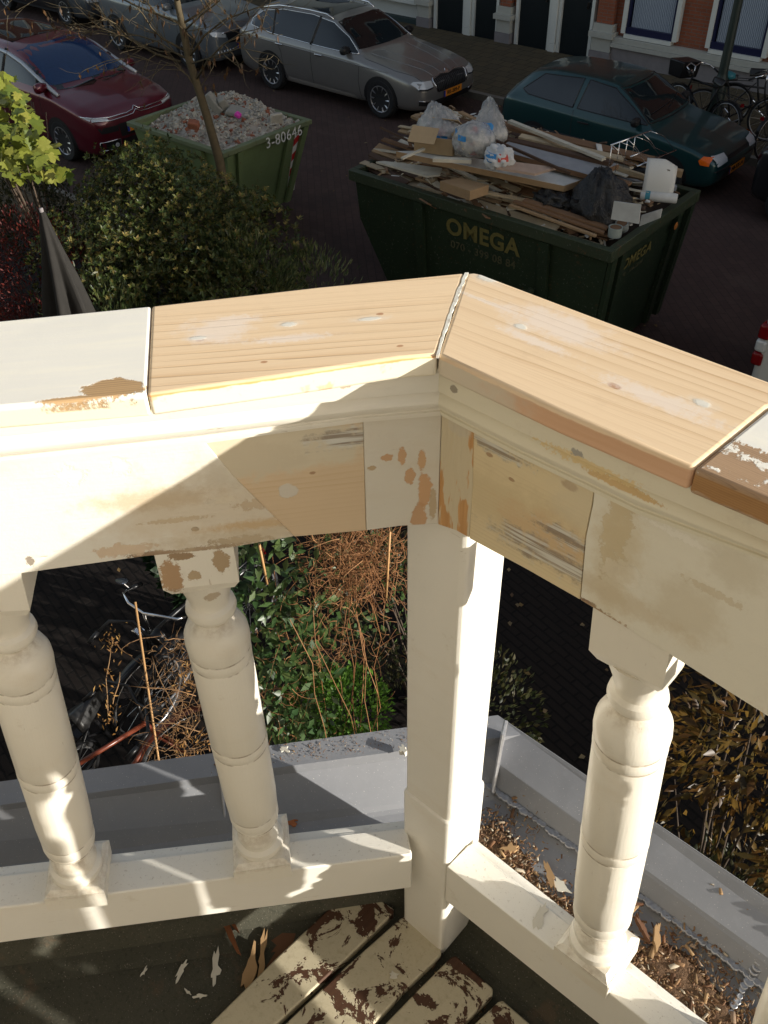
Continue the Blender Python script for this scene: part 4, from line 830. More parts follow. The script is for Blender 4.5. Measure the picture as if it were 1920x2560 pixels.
for sd in (-1, 1): S.patch('headlight', [(sd*.45, .56), (sd*.74, .58), (sd*.76, .68), (sd*.45, .66)], 'f', LMP, .008)
S.plate(.42, 'TT-SH-20')
# ---- black car at the right edge
st2 = [(x*.82, a, b, c, d*.93, e*.93) for x, a, b, c, d, e in st]
S = Car('small_car', 'black small car with a pale wheel cover at the right edge beyond the hatchback', 'car', (-2.55, 13.85, 0), BLK, 3.6, st2, 2.3, .7, 1.64, .29)
dl = [(.6, .98), (.3, 1.2), (0, 1.32), (-.8, 1.34), (-1.2, 1.22), (-1.25, 1.03)]
for ax in 'rl': S.patch('side_window', dl, ax, CG, .004)
S.patch('rear_window', [(-.5, 1.02), (.5, 1.02), (.42, 1.28), (-.42, 1.28)], 'b', CG, .004)
for sd in (-1, 1): S.patch('tail_light', [(sd*.56, .90), (sd*.72, .88), (sd*.70, .66), (sd*.56, .68)], 'b', REDL, .010)
WCV = plain('wheel cover', (.45, .45, .43), .4, .1, .05)
for x in S.wx:
    M = Matrix.Rotation(R_(90), 3, 'X'); c = Vector((x, -.72, .29)); mb = MB(); mb.lathe([(.19, .075), (.19, .098), (.12, .108), (.002, .11)], c, 24, M)
    o = mb.build('wheel_cover', WCV, S.e, smooth=True, auto=40); k2 = MB()
    for k in range(9): a = 2*math.pi*k/9; k2.lathe([(.017, .09), (.017, .1075)], c+Vector((.145*math.cos(a), 0, .145*math.sin(a))), 8, M)
    k2.build('cover_hole', DKP, o)
# ---- white van corner at the right edge
WHT = carpaint('white van paint', (.55, .55, .52), 0, .4)
p = FX(1893, 830, -2.2)
V = empty('van', (-2.2, 8.9, 0), 0, 'white van with a red tail lamp, only its corner showing at the right edge', 'van', 'cars parked along the street')
def vb(n, mat, *b, **kw): o = MB(); [o.bb(*q) for q in b]; return o.build(n, mat, V, **kw)
vb('body', WHT, (0.02, 4.4, -.93, .93, .28, 1.85), bevel=.09, seg=4)
vb('tail_light', REDL, (-.012, .10, -.945, -.80, 1.10, 1.26), bevel=.03, seg=3); vb('tail_light', REDL, (-.012, .10, -.945, -.80, .82, .96), bevel=.03, seg=3); vb('reversing_light', LMP, (-.010, .10, -.943, -.80, .965, 1.095), bevel=.03, seg=3)
vb('bumper', DKP, (-.06, .3, -.94, .94, .25, .50), bevel=.04)
vb('windscreen', CG, (3.9, 4.42, -.8, .8, 1.1, 1.7))
for x in (.7, 3.6):
    for y in (-.84, .84): MB().lathe([(.2, -.1), (.31, -.1), (.33, -.05), (.33, .05), (.31, .1), (.2, .1)], (x, y, .33), 24, Matrix.Rotation(R_(90), 3, 'X')).build('wheel', TYRE, V, smooth=True, auto=40)
# ================================================================ skips and their loads
rnd = random.Random(11)
def rusty(name, c, amt=.35):
    m = MT(name, .55, .1, .4); n = m.noise(3, 5, .65); n2 = m.noise(14, 5, .7)
    k = m.mix(n, tuple(v*.7 for v in c), tuple(v*1.25 for v in c)); k = m.mix(m.mth('MULTIPLY', m.step(n2, .60, .68), amt*2), k, (.13, .055, .02)); k = m.mix(m.mth('MULTIPLY', m.step(m.noise(40, 3), .62, .7), .35), k, (.20, .20, .17))
    m.col(k); m.bump(n2, .3, .006); return m.m
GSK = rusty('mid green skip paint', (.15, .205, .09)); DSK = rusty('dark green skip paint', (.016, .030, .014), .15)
RIMG = rusty('scuffed skip rim', (.14, .17, .09), .5); DRIM = rusty('dark scuffed rim', (.030, .042, .022), .3)
def skip(name, label, x0, x1, y0, y1, zt, mat, rim, tap, ribs, lipz=None, rh=.12, ty=.24):
    e = empty(name, ((x0+x1)/2, (y0+y1)/2, 0), 0, label, 'skip', None); O = Vector(e.location)
    def sp(mb, n, m_, **kw): mb.v = [v-O for v in mb.v]; return mb.build(n, m_, e, **kw)
    # cross sections of the near and far walls: profile of the long side in x-z
    lz = lipz or zt*.6
    def side(y, yb):
        P = [(x0, zt), (x1, zt), (x1-tap, .12), (x0+tap+.35, .12), (x0+.03, lz)]
        return [Vector((x, y+(yb-y)*(zt-z)/zt, z)) for x, z in P]
    a, b = side(y0, y0+ty), side(y1, y1-ty); th = .03
    for q, d in ((a, th), (b, -th)): sp(MB().prism(q, (0, d, 0)), 'side_wall', mat)
    for i, j, nm in ((1, 2, 'end_wall'), (2, 3, 'floor'), (3, 4, 'sloped_end'), (4, 0, 'end_wall')):
        c = (a[i]+a[j]+b[i]+b[j])/4; ctr = Vector(((x0+x1)/2, (y0+y1)/2, zt*.6)); n = (a[j]-a[i]).cross(b[i]-a[i]).normalized(); n = n if (ctr-c).dot(n) > 0 else -n
        yy = Vector((0, th+.001, 0)); sp(MB().prism([a[i]+yy, a[j]+yy, b[j]-yy, b[i]-yy], n*th), nm, mat)
    r = MB(); w_ = .05
    r.bb(x0-w_, x1+w_, y0-w_, y0+.035, zt-rh, zt+.004); r.bb(x0-w_, x1+w_, y1-.035, y1+w_, zt-rh, zt+.004); r.bb(x1-.035, x1+w_, y0+.036, y1-.036, zt-rh, zt+.006); r.bb(x0-w_, x0+.035, y0+.036, y1-.036, zt-rh, zt+.006)
    sp(r, 'rim', rim, bevel=.008)
    for x in ribs:
        for y, s_ in ((y0, 1), (y1, -1)): sp(MB().prism([Vector((x-.06, y-.045*s_, zt-rh-.005)), Vector((x+.06, y-.045*s_, zt-rh-.005)), Vector((x+.05, y+s_*(ty*.91-.045), .14)), Vector((x-.05, y+s_*(ty*.91-.045), .14))], (0, s_*.05, 0)), 'rib', mat)
    yb_ = lambda y: (y0+y1)/2+(y-(y0+y1)/2)*(1-1.84*ty/(y1-y0))
    for y in (y0+.06, y0+.26, y1-.36, y1-.06): 
        sp(MB().prism([Vector((x1+.045, y-.05, zt-rh-.005)), Vector((x1+.045, y+.05, zt-rh-.005)), Vector((x1-tap*.93+.05, yb_(y)+.05, .14)), Vector((x1-tap*.93+.05, yb_(y)-.05, .14))], (-.05, 0, 0)), 'rib', mat)
    for y in (y0-.06, y1+.06): sp(MB().lathe([(.035, -.06), (.035, .06), (.06, .062), (.06, .075)], (x0+(x1-x0)*.75, y, zt*.55), 12, Matrix.Rotation(R_(90), 3, 'X')), 'lifting_lug', rim)
    return e, sp
SK1, sp1 = skip('rubble_skip', 'mid green builders skip full of rubble with red and white stripes', -11.35, -9.42, 7.78, 9.36, 1.30, GSK, RIMG, .32, (-10.9, -9.9), .9, .06)
WTXT = plain('white stencil', (.62, .62, .58), .7); YTXT = plain('yellow stencil', (.13, .11, .03), .8, var=.35, sc=30); YT2 = plain('faded yellow stencil', (.065, .065, .032), .8, var=.4, sc=30)
def M_end(x, y, z): return Matrix(((0, 0, 1, x), (1, 0, 0, y), (0, 1, 0, z), (0, 0, 0, 1)))
def M_side(x, y, z): return Matrix(((1, 0, 0, x), (0, 0, -1, y), (0, 1, 0, z), (0, 0, 0, 1)))
def tx(body, size, mat, M, par, **kw): o = text_mesh(body, size, mat, M, par, **kw); o.matrix_basis = Matrix.Translation(-Vector(par.location))@M; return o
tx('3-80646', .20, WTXT, M_end(-9.364, 8.84, 1.215), SK1, sx=1.0)
sx_ = lambda z, o: -9.42-.32*(1.30-z)/1.18+o
sb = MB().prism([Vector((sx_(z, .008), y, z)) for y, z in ((9.10, .26), (9.26, .26), (9.29, 1.14), (9.13, 1.14))], (-.01, 0, 0)); sp1(sb, 'warning_stripe', WTXT)
sb = MB()
for k in range(4):
    z = .30+k*.225; sb.prism([Vector((sx_(zz, .010), yy+.03*(zz-.9), zz)) for yy, zz in ((9.122, z), (9.278, z+.10), (9.278, z+.21), (9.122, z+.11))], (-.004, 0, 0))
sp1(sb, 'warning_stripe', plain('red stripe', (.42, .02, .02), .6), label='red diagonal bars on the white warning panel')
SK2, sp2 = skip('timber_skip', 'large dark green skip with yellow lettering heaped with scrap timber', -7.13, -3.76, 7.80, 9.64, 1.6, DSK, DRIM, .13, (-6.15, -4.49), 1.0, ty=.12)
tx('OMEGA', .265, YTXT, M_side(-5.30, 7.818, 1.28)@Matrix.Rotation(R_(4.3), 4, 'X'), SK2, bold=.008, sx=1.22)
tx('070 - 399 08 84', .125, YT2, M_side(-5.29, 7.8335, 1.075)@Matrix.Rotation(R_(4.3), 4, 'X'), SK2, bold=.002, sx=1.12)
tx('OMEGA', .17, YTXT, M_end(-3.76-.13*.33/1.48+.016, 8.48, 1.27)@Matrix.Rotation(R_(5), 4, 'X'), SK2, bold=.004, sx=1.2); tx('070 - 399 08 84', .07, YT2, M_end(-3.76-.13*.47/1.48+.008, 8.44, 1.13)@Matrix.Rotation(R_(5), 4, 'X'), SK2, sx=1.1)
sp2(MB().lathe([(.045, 0), (.03, .008)], FX(1690, 565, -3.70), 7, Matrix.Rotation(R_(90), 3, 'Y')), 'rust_patch', plain('orange rust', (.35, .12, .02), .9, var=.5))
# ---- rubble heap
def hump(x, y):
    u = (x+10.4)/.95; v = (y-8.6)/.8
    h = 1.22+.25*math.exp(-((u+.25)**2*2.2+(v-.45)**2*1.6))+.12*math.exp(-((u-.5)**2*6+(v-.3)**2*5))
    return h+.05*noise.noise(Vector((x*4, y*4, 0)))-.10*max(0, -v-.4)
RUB = MT('plaster rubble', .9, 0, .2); n = RUB.noise(3.5, 4); v_ = RUB.voro(16, out='Color'); vx = RUB.sep(v_)[0]
cc = RUB.ramp(vx, [(0, (.40, .36, .30)), (.35, (.26, .23, .20)), (.6, (.46, .43, .37)), (.8, (.22, .10, .065)), (1, (.34, .30, .26))], 'CONSTANT'); RUB.col(RUB.mix(RUB.step(n, .4, .7), cc, (.36, .32, .27))); RUB.bump(RUB.noise(60, 4), .6, .01)
mb = MB(); mb.grid(lambda u, v: Vector((-11.32+u*1.86, 7.81+v*1.52, hump(-11.32+u*1.86, 7.81+v*1.52))), 50, 44); o = mb.build('rubble_heap', RUB.m, smooth=True)
chunkm = [plain('pale plaster lump', (.42, .39, .33), .9, var=.25), plain('grey concrete lump', (.27, .26, .23), .9, var=.25), plain('red brick lump', (.26, .095, .055), .9, var=.3)]
def chunk(mb, c, r, rr):
    M = Matrix.Rotation(rr.uniform(0, 6.3), 3, Vector((rr.uniform(-1, 1), rr.uniform(-1, 1), rr.uniform(-1, 1))).normalized())
    d = (r*rr.uniform(.6, 1.2), r*rr.uniform(.6, 1.5), r*rr.uniform(.25, .7)); b = len(mb.v); mb.box((0, 0, 0), d, None, rr.uniform(.6, .95))
    for i in range(b, len(mb.v)): mb.v[i] = M@(mb.v[i]*rr.uniform(.8, 1.15))+Vector(c)
tag(o, 'pale heap of crushed plaster and brick filling the green skip', 'rubble', kind='stuff')
cm = MB(); mi = []
for _ in range(1500):
    x = rnd.uniform(-11.28, -9.5); y = 7.86+1.44*rnd.random()**.75; chunk(cm, (x, y, hump(x, y)+.008), rnd.choice([.02, .03, .03, .045, .06]), rnd); mi += [rnd.choice([0, 0, 0, 0, 0, 1, 1, 1, 2])]*6
o = cm.build('rubble_pieces', None); [o.data.materials.append(m_) for m_ in chunkm]; o.data.polygons.foreach_set('material_index', mi[:len(o.data.polygons)]); tag(o, 'small broken pieces of plaster, concrete and brick on the heap', 'rubble', kind='stuff')
def lump(px, py, z, d, rot, mat, label, name='concrete_block', cat='rubble block'):
    p = G(px, py, z); M = Matrix.Rotation(R_(rot[2]), 3, 'Z')@Matrix.Rotation(R_(rot[0]), 3, 'X')@Matrix.Rotation(R_(rot[1]), 3, 'Y')
    o = MB().box((0, 0, 0), d, M, .9).build(name, mat, bevel=.015); o.location = p; return tag(o, label, cat)
lump(535, 258, 1.52, (.13, .12, .30), (10, -35, 20), chunkm[1], 'pale upright concrete block, left of the two on top of the rubble')
lump(562, 264, 1.48, (.12, .12, .26), (20, -25, 60), chunkm[1], 'grey concrete block, right of the two on top of the rubble')
lump(600, 281, 1.43, (.38, .22, .06), (10, 12, 20), chunkm[1], 'flat grey slab lying behind the pink plastic on the rubble', 'concrete_slab')
lump(484, 311, 1.42, (.16, .11, .10), (20, 10, 30), chunkm[2], 'round red brick lump on the pale dust left of the tree trunk', 'brick', 'brick')
lump(690, 302, 1.36, (.20, .05, .22), (20, 0, 70), chunkm[0], 'pale broken slab leaning on the right rim of the rubble skip', 'concrete_slab')
lump(595, 287, 1.47, (.09, .08, .06), (10, 30, 10), plain('pink plastic', (.65, .05, .40), .5), 'crumpled bright pink plastic scrap on the rubble', 'plastic_scrap', 'plastic scrap')
# ---- timber load
WD = [plain('scrap wood '+n_, c_, .8, var=.3, sc=8) for n_, c_ in (('pale', (.40, .32, .21)), ('tan', (.30, .20, .11)), ('brown', (.17, .095, .05)), ('dark', (.07, .04, .025)), ('painted cream', (.48, .45, .37)), ('painted white', (.52, .52, .50)), ('laminate grey', (.24, .25, .27)), ('pinkish', (.38, .28, .22)))]
def ph(x, y):
    u = (x+7.1)/3.3; v = (y-7.85)/1.75
    h = 1.50+.38*min(1, v*1.6)*(1-max(0, (u-.70)/.3)**1.2*.75)-.05
    return h if u < .78 else min(h, 1.52+.18*v)
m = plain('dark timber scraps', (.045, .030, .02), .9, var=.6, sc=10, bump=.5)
tag(MB().grid(lambda u, v: Vector((-7.08+u*3.28, 7.85+v*1.74, ph(-7.08+u*3.28, 7.85+v*1.74)-.10)), 40, 24).build('scrap_heap', m, smooth=True), 'dark bed of wood scraps under the boards in the large skip', 'wood scraps', kind='stuff')
PROT = {}
kinds = ['cream painted', 'tan', 'brown', 'pale', 'dark brown']
kmat = [WD[4], WD[1], WD[2], WD[0], WD[3]]
cnt = 0
for i in range(120):
    x = rnd.uniform(-6.9, -4.5); y = 7.92+1.60*rnd.random()**1.1; L_ = rnd.uniform(.45, 1.5) if i > 26 else rnd.uniform(1.0, 2.0)
    if x-L_/2 < -7.25: x = -7.25+L_/2
    if x+L_/2 > -3.95: x = -3.95-L_/2
    k = rnd.choices(range(5), [3, 3, 4, 4, 2])[0]; z = ph(x, y)+.02+rnd.uniform(-.05, .06); w_ = rnd.uniform(.04, .17); t_ = rnd.choice([.012, .018, .022, .03])
    yaw = rnd.gauss(-3, 9); o = MB().box((0, 0, 0), (L_, w_, t_)).build('timber_board', kmat[k]); o.location = (x, y, z); o.rotation_euler = (R_(rnd.gauss(0, 12)), R_(rnd.gauss(2, 3.5)), R_(yaw))
    zx = ('far left', 'left middle', 'right middle', 'far right')[min(3, int((x+6.9)/.62))]; zy = ('near edge', 'middle', 'back')[min(2, int((y-7.92)/.54))]
    tag(o, '%s %s %s scrap board at the %s, %s of the large skip' % ('long' if L_ > 1.05 else 'short', 'broad' if w_ > .10 else 'narrow', kinds[k], zy, zx), 'board', 'scrap boards in the large skip')
def board(px, z, th, mat, name, label, cat, edge=None):
    P = [G(a, b, z if not isinstance(z, (list, tuple)) else z[i]) for i, (a, b) in enumerate(px)]; c = sum(P, Vector())/len(P)
    if edge:
        e = empty(name, c, 0, label, cat); mb = MB().prism([p-c for p in P], (0, 0, -th*.5)); mb.build('face', mat, e); ins = [c+(p-c)*1.0 for p in P]
        MB().prism([(p-c)*1.012+Vector((0, 0, -.004)) for p in P], (0, 0, -th)).build('frame', edge, e); return e
    o = MB().prism([p-c for p in P], (0, 0, -th)).build(name, mat); o.location = c; return tag(o, label, cat)
board([(993, 378), (1060, 376), (1480, 440), (1409, 464)], [2.0, 2.0, 1.88, 1.88], .06, WD[5], 'door_panel', 'long white door panel with brown edges across the timber heap', 'panel', WD[1])
board([(1240, 372), (1275, 352), (1546, 410), (1470, 436)], [2.04, 2.06, 1.98, 1.96], .05, WD[6], 'door_panel', 'grey framed panel lying behind the white panel in the large skip', 'panel', WD[2])
board([(1240, 418), (1285, 404), (1392, 418), (1337, 434)], [2.06, 2.06, 2.02, 2.02], .025, WD[7], 'chipboard', 'small pinkish chipboard sheet on top of the white panel', 'sheet')
board([(1100, 452), (1150, 444), (1222, 462), (1175, 478)], 1.84, .10, WD[1], 'timber_block', 'thick tan timber block near the middle of the large skip edge', 'timber')
board([(940, 404), (960, 402), (1105, 420), (1100, 436), (1068, 440)], [1.80]*5, .02, WD[4], 'hardboard', 'cream hardboard sheet with a cut corner at the left of the large skip', 'sheet')
def batten(a, b, za, zb, w_, t_, mat, label, name='batten', cat='batten'):
    A, B = G(*a, za), G(*b, zb); c = (A+B)/2; d = (B-A); M = d.normalized().to_track_quat('X', 'Z').to_matrix(); o = MB().box((0, 0, 0), (d.length, w_, t_), M).build(name, mat); o.location = c; return tag(o, label, cat)
batten((1274, 303), (1510, 398), 2.08, 2.06, .06, .03, WD[4], 'long cream batten highest at the back of the timber heap')
batten((1260, 314), (1640, 402), 2.02, 1.84, .16, .03, WD[2], 'broad brown board behind the long cream batten')
batten((1300, 340), (1560, 398), 2.04, 1.95, .12, .02, WD[0], 'pale board between the cream batten and the grey panel')
batten((1230, 342), (1530, 408), 2.06, 2.0, .10, .04, WD[3], 'dark beam just above the grey framed panel')
batten((1236, 350), (1425, 434), 2.14, 2.02, .025, .025, WD[3], 'thin dark rod lying across the grey framed panel', 'rod', 'rod')
batten((1530, 398), (1706, 434), 1.80, 1.74, .07, .07, WD[1], 'square tan timber sticking out to the right behind the skip rim')
batten((1500, 405), (1620, 445), 1.90, 1.80, .05, .04, WD[0], 'short pale batten under the wire rack')
batten((1520, 446), (1690, 470), 1.76, 1.66, .06, .05, WD[6], 'grey white batten with a tan end right of the wire rack')
batten((1205, 480), (1395, 515), 1.74, 1.66, .05, .02, WD[0], 'pale lath along the near edge, left of the thin brown laths')
batten((1275, 512), (1490, 590), 1.70, 1.60, .04, .02, WD[1], 'long tan lath lowest at the near edge of the large skip')
batten((1285, 503), (1510, 582), 1.73, 1.62, .05, .02, WD[2], 'long brown lath just behind the lowest tan lath')
batten((1310, 500), (1520, 570), 1.74, 1.64, .09, .02, WD[2], 'broad brown lath under the paint can')
batten((1005, 396), (1060, 372), 2.06, 2.06, .035, .02, WD[4], 'short cream lath at the far left end of the heap')
batten((1082, 398), (1178, 402), 2.06, 2.04, .07, .035, WD[4], 'short white block in front of the cardboard box')
sc_ = MB(); mi = []
for _ in range(700):
    x = rnd.uniform(-7.0, -3.9); y = rnd.uniform(7.9, 9.5); b_ = len(sc_.f); l = rnd.uniform(.03, .16); M = Matrix.Rotation(rnd.uniform(-.9, .9), 3, 'Z')@Matrix.Rotation(rnd.gauss(0, .3), 3, 'Y')@Matrix.Rotation(rnd.gauss(0, .5), 3, 'X')
    sc_.box((x, y, ph(x, y)+rnd.uniform(.0, .10)), (l, l*rnd.uniform(.15, .7), rnd.uniform(.004, .02)), M, rnd.uniform(.6, 1)); mi += [rnd.choice([0, 0, 1, 1, 2, 3, 4, 5])]*6
o = sc_.build('wood_scraps', None); [o.data.materials.append(m_) for m_ in WD]; o.data.polygons.foreach_set('material_index', mi[:len(o.data.polygons)]); tag(o, 'small splinters and offcuts scattered over the timber heap', 'wood scraps', kind='stuff')
# upright boards, box
def upright(px, Y, mat, label, name='panel', cat='panel', th=.02):
    P = [FY(a, b, Y) for a, b in px]; c = sum(P, Vector())/len(P); o = MB().prism([p-c for p in P], (0, th, 0)).build(name, mat); o.location = c; return tag(o, label, cat)
upright([(1047, 311), (1120, 314), (1130, 380), (1047, 378)], 8.95, WD[5], 'upright white board at the left behind the cardboard box')
upright([(1205, 330), (1212, 313), (1282, 330), (1282, 348), (1230, 352)], 9.25, WD[4], 'cream board standing right of the clear rubbish bags')
CB = plain('cardboard', (.36, .26, .15), .85, var=.15)
cb = empty('cardboard_box', G(1095, 372, 2.0), 20, 'torn open cardboard box on the left of the timber heap', 'box'); cb.rotation_euler[2] = R_(18)
for nm, b in (('side', (-.22, .22, -.16, -.148, 0, .17)), ('side', (-.22, .22, .148, .16, 0, .19)), ('side', (-.22, -.208, -.147, .147, 0, .17)), ('side', (.208, .22, -.147, .147, 0, .2)), ('base', (-.207, .207, -.147, .147, 0, .01))): MB().bb(*b).build(nm, CB, cb)
for q, r_ in (((-.1, -.2, .20), (35, 0, 0)), ((.02, .24, .22), (-30, 0, 5)), ((.30, -.02, .12), (0, 40, 0))): MB().box(q, (.30, .20, .008), Matrix.Rotation(R_(r_[0]), 3, 'X')@Matrix.Rotation(R_(r_[1]), 3, 'Y')).build('flap', CB, cb)
MB().bb(.225, .245, -.10, .10, .0, .24).build('white_strip', WD[5], cb)
# bags
cl = MT('clear plastic bag', .25, 0, .6); n = cl.noise(9, 4, .6); cl.col(cl.mix(cl.step(n, .4, .65), (.42, .44, .46), (.62, .62, .60))); cl.set('Alpha', cl.mix(n, .30, .75)); cl.bump(cl.noise(14, 4), .9, .03)
CLB = cl.m
bk_ = MT('black bin bag', .32, 0, .5); bk_.col((.012, .012, .013)); bk_.bump(bk_.noise(11, 5, .7), 1, .04); BKB = bk_.m
SCR = [plain('waste '+str(i), c_, .8) for i, c_ in enumerate(((.6, .58, .52), (.40, .34, .24), (.5, .08, .06), (.52, .53, .54)))]
BL = plain('blue bag print', (.02, .20, .48), .5)
def bag(name, P, r, seed, mat, label, neck=None, prints=(), fill=0, cr=.12):
    rr = random.Random(seed); mb = MB(); off = Vector((seed*3.1, seed, 0))
    def f(u, v):
        th = u*2*math.pi; ph_ = v*math.pi; d = Vector((math.sin(ph_)*math.cos(th), math.sin(ph_)*math.sin(th), math.cos(ph_)))
        k = 1+cr*noise.noise(d*2.2+off)+cr*.8*noise.noise(d*5+off)+cr*.6*abs(noise.noise(Vector((d.x*9, d.y*9, d.z*3))+off)); q = Vector((d.x*r[0]*k, d.y*r[1]*k, max(-r[2]*.7, d.z*r[2]*k)))
        if neck and d.z > .2: t = (d.z-.2)/.8; q = q.lerp(Vector(neck)+Vector((d.x*.9, d.y*.3, 0))*r[0]*.45, t**1.1)+Vector((0, 0, .05*noise.noise(d*6+off)))
        return q
    mb.grid(f, 41, 26); e = empty(name, P, 0, label, 'bag'); mb.build('bag_skin', mat, e, smooth=True)
    for (yaw, z, w_, h_) in prints:
        pm = MB(); pm.grid(lambda a, b: (lambda q: q*1.02+Vector((0, 0, 0)))(f((yaw+(a-.5)*w_)/(2*math.pi) % 1, math.acos(max(-1, min(1, z+(b-.5)*h_)))/math.pi)), 6, 4); pm.build('bag_print', BL, e, smooth=True)
    if fill:
        for k in range(4):
            c2 = MB()
            for _ in range(fill): d = Vector((rr.gauss(0, 1), rr.gauss(0, 1), rr.gauss(0, .8))).normalized()*rr.uniform(.3, .8); chunk(c2, (d.x*r[0], d.y*r[1], d.z*r[2]*.8-.02), .09, rr)
            c2.build('bag_contents', SCR[k], e, kind='stuff')
    return e
bag('rubbish_bag', G(1105, 330, 2.1), (.28, .22, .20), 3, CLB, 'clear rubbish bag with a tall pointed top, leftmost in the large skip', (-.16, .05, .27), [(-1.2, .1, .8, .16)], 14)
bag('rubbish_bag', G(1185, 352, 2.18), (.23, .20, .19), 5, CLB, 'round clear rubbish bag in the middle with blue print', None, [(-1.7, .35, .5, .25), (-2.5, .5, .5, .15)], 12)
bag('rubbish_bag', G(1225, 335, 2.1), (.20, .18, .19), 8, CLB, 'clear rubbish bag with an upright point, rightmost and farthest back', (-.10, .10, .34), [(-1.2, .30, .8, .2), (-1.3, -.1, .9, .16)], 10)
bag('bin_bag', G(1505, 520, 1.70), (.27, .26, .34), 12, BKB, 'big crumpled black bin bag at the right of the timber heap', (-.06, .0, .40), cr=.35)
bag('bin_bag', G(1385, 500, 1.72), (.20, .15, .09), 15, BKB, 'small flat black bin bag left of the paint can', cr=.4)
bag('bin_bag', G(1620, 425, 1.72), (.20, .16, .12), 19, BKB, 'black bin bag behind the wire rack', cr=.35)
pb = bag('plastic_bag', G(1247, 395, 2.1), (.15, .13, .12), 21, SCR[3], 'blue, red and white plastic bag in front of the clear bags', cr=.3)
for c_, q in ((BL, (-1.9, .25, 1.3, .7)), (SCR[2], (-.7, .35, .8, .6))):
    MB().grid(lambda a, b: Vector((.156*math.cos(q[0]+(a-.5)*q[2])*math.cos(q[1]+(b-.5)*q[3]), .136*math.sin(q[0]+(a-.5)*q[2])*math.cos(q[1]+(b-.5)*q[3]), .135*math.sin(q[1]+(b-.5)*q[3]))), 6, 5).build('printed_panel', c_, pb, smooth=True)
# cans, box, roll, rack
def can(px, z, r, h, lid, label, tilt=0, body=None):
    e = empty('paint_can', G(*px, z), 0, label, 'paint can'); M = Matrix.Rotation(R_(tilt), 3, 'X')
    MB().lathe([(r, 0), (r, h), (r*1.04, h), (r*1.04, h+.008), (r*.9, h+.008), (r*.9, h-.004), (.001, h-.004)], n=20, M=M).build('tin', body or RIM, e, smooth=True, auto=30); MB().lathe([(.001, h-.002), (r*.8, h-.002), (r*.8, h+.004), (.001, h+.005)], n=20, M=M).build('lid', lid, e, smooth=True, auto=30); return e
can((1440, 530), 1.66, .062, .15, RIM, 'black paint can with a shiny lid beside the black bag', 0, plain('black can label', (.02, .02, .025), .3))
can((1536, 590), 1.58, .07, .09, WD[2], 'pale tin with a brown lid in the near right corner of the skip', 0, plain('grey tin', (.28, .32, .30), .5)); can((1556, 572), 1.58, .065, .08, WD[2], 'second tin with a brown lid, just behind the corner tin', 25, plain('grey tin b', (.24, .26, .25), .5))
wb = empty('white_box', FY(1565, 530, 8.05), 0, 'open white cardboard box leaning near the right end of the large skip', 'box')
for q, Y in (([(1535, 503), (1602, 512), (1597, 560), (1527, 548)], 8.05), ([(1604, 538), (1655, 522), (1650, 545), (1598, 566)], 8.25)): MB().prism([FY(a, b, Y)-wb.location for a, b in q], (0, .01, 0)).build('box_side' if Y < 8.1 else 'flap', WD[5], wb)
board([(1405, 512), (1425, 500), (1470, 535), (1440, 548)], 1.63, .01, WD[5], 'card', 'small white card under the black paint can', 'card')
# wallpaper sheet and its roll
w0 = G(1640, 500, 1.66); wp = MT('spotted white vinyl', .6); wp.col(wp.mix(wp.step(wp.noise(22, 3), .68, .72), (.56, .55, .51), (.12, .10, .08)))
e = empty('wallpaper_roll', w0, 0, 'curled white sheet with dark spots standing up from its roll', 'wallpaper'); e.rotation_euler[2] = R_(25)
MB().grid(lambda u, v: Vector((-.16+.32*u, .10-.22*math.cos(v*1.5)+.1, .03+.34*math.sin(v*1.45)*(1-.5*max(0, u-.6)))), 8, 14).build('sheet', wp.m, e, smooth=True, solid=.004)
MB().lathe([(.001, -.19), (.045, -.19), (.05, -.18), (.05, .18), (.045, .19), (.001, .19)], (.02, -.04, .05), 18, Matrix.Rotation(R_(90), 3, 'Y')).build('roll', WD[5], e, smooth=True, auto=30)
MB().lathe([(.0515, -.02), (.0515, .03)], (-.10, -.04, .05), 18, Matrix.Rotation(R_(90), 3, 'Y'), cap=False).build('paper_band', plain('teal band', (.04, .20, .26), .6), e, smooth=True)
rk = empty('wire_rack', G(1600, 420, 1.75), 0, 'chrome wire rack sticking out of the right of the timber heap', 'rack'); O = Vector(rk.location)
def rt(pts, r, nm='rod', par=None): return MB().tube([Vector(p)-O for p in pts], r, 6).build(nm, CHROME, rk, smooth=True)
A, B = G(1527, 363, 2.22), G(1628, 327, 2.22); C_, D_ = G(1593, 416, 1.95), G(1690, 376, 1.95); E_, F_ = G(1655, 434, 1.78), G(1680, 424, 1.78)
rt([A, B], .008); rt([C_, D_], .008); rt([E_, F_], .008); rt([G(1576, 392, 2.05), G(1622, 374, 2.05)], .007)
for k in range(6):
    t = .03+k*.19; a = A.lerp(B, t); b = C_.lerp(D_, t); mid_ = a.lerp(b, .5)+Vector((0, 0, .05 if k % 2 else -.04)); rt([a, a.lerp(mid_, .5)+Vector((.02, 0, 0)), mid_, b], .0035)
    if k < 4: rt([a, a+Vector((0, 0, -.34+.02*k))], .0035)
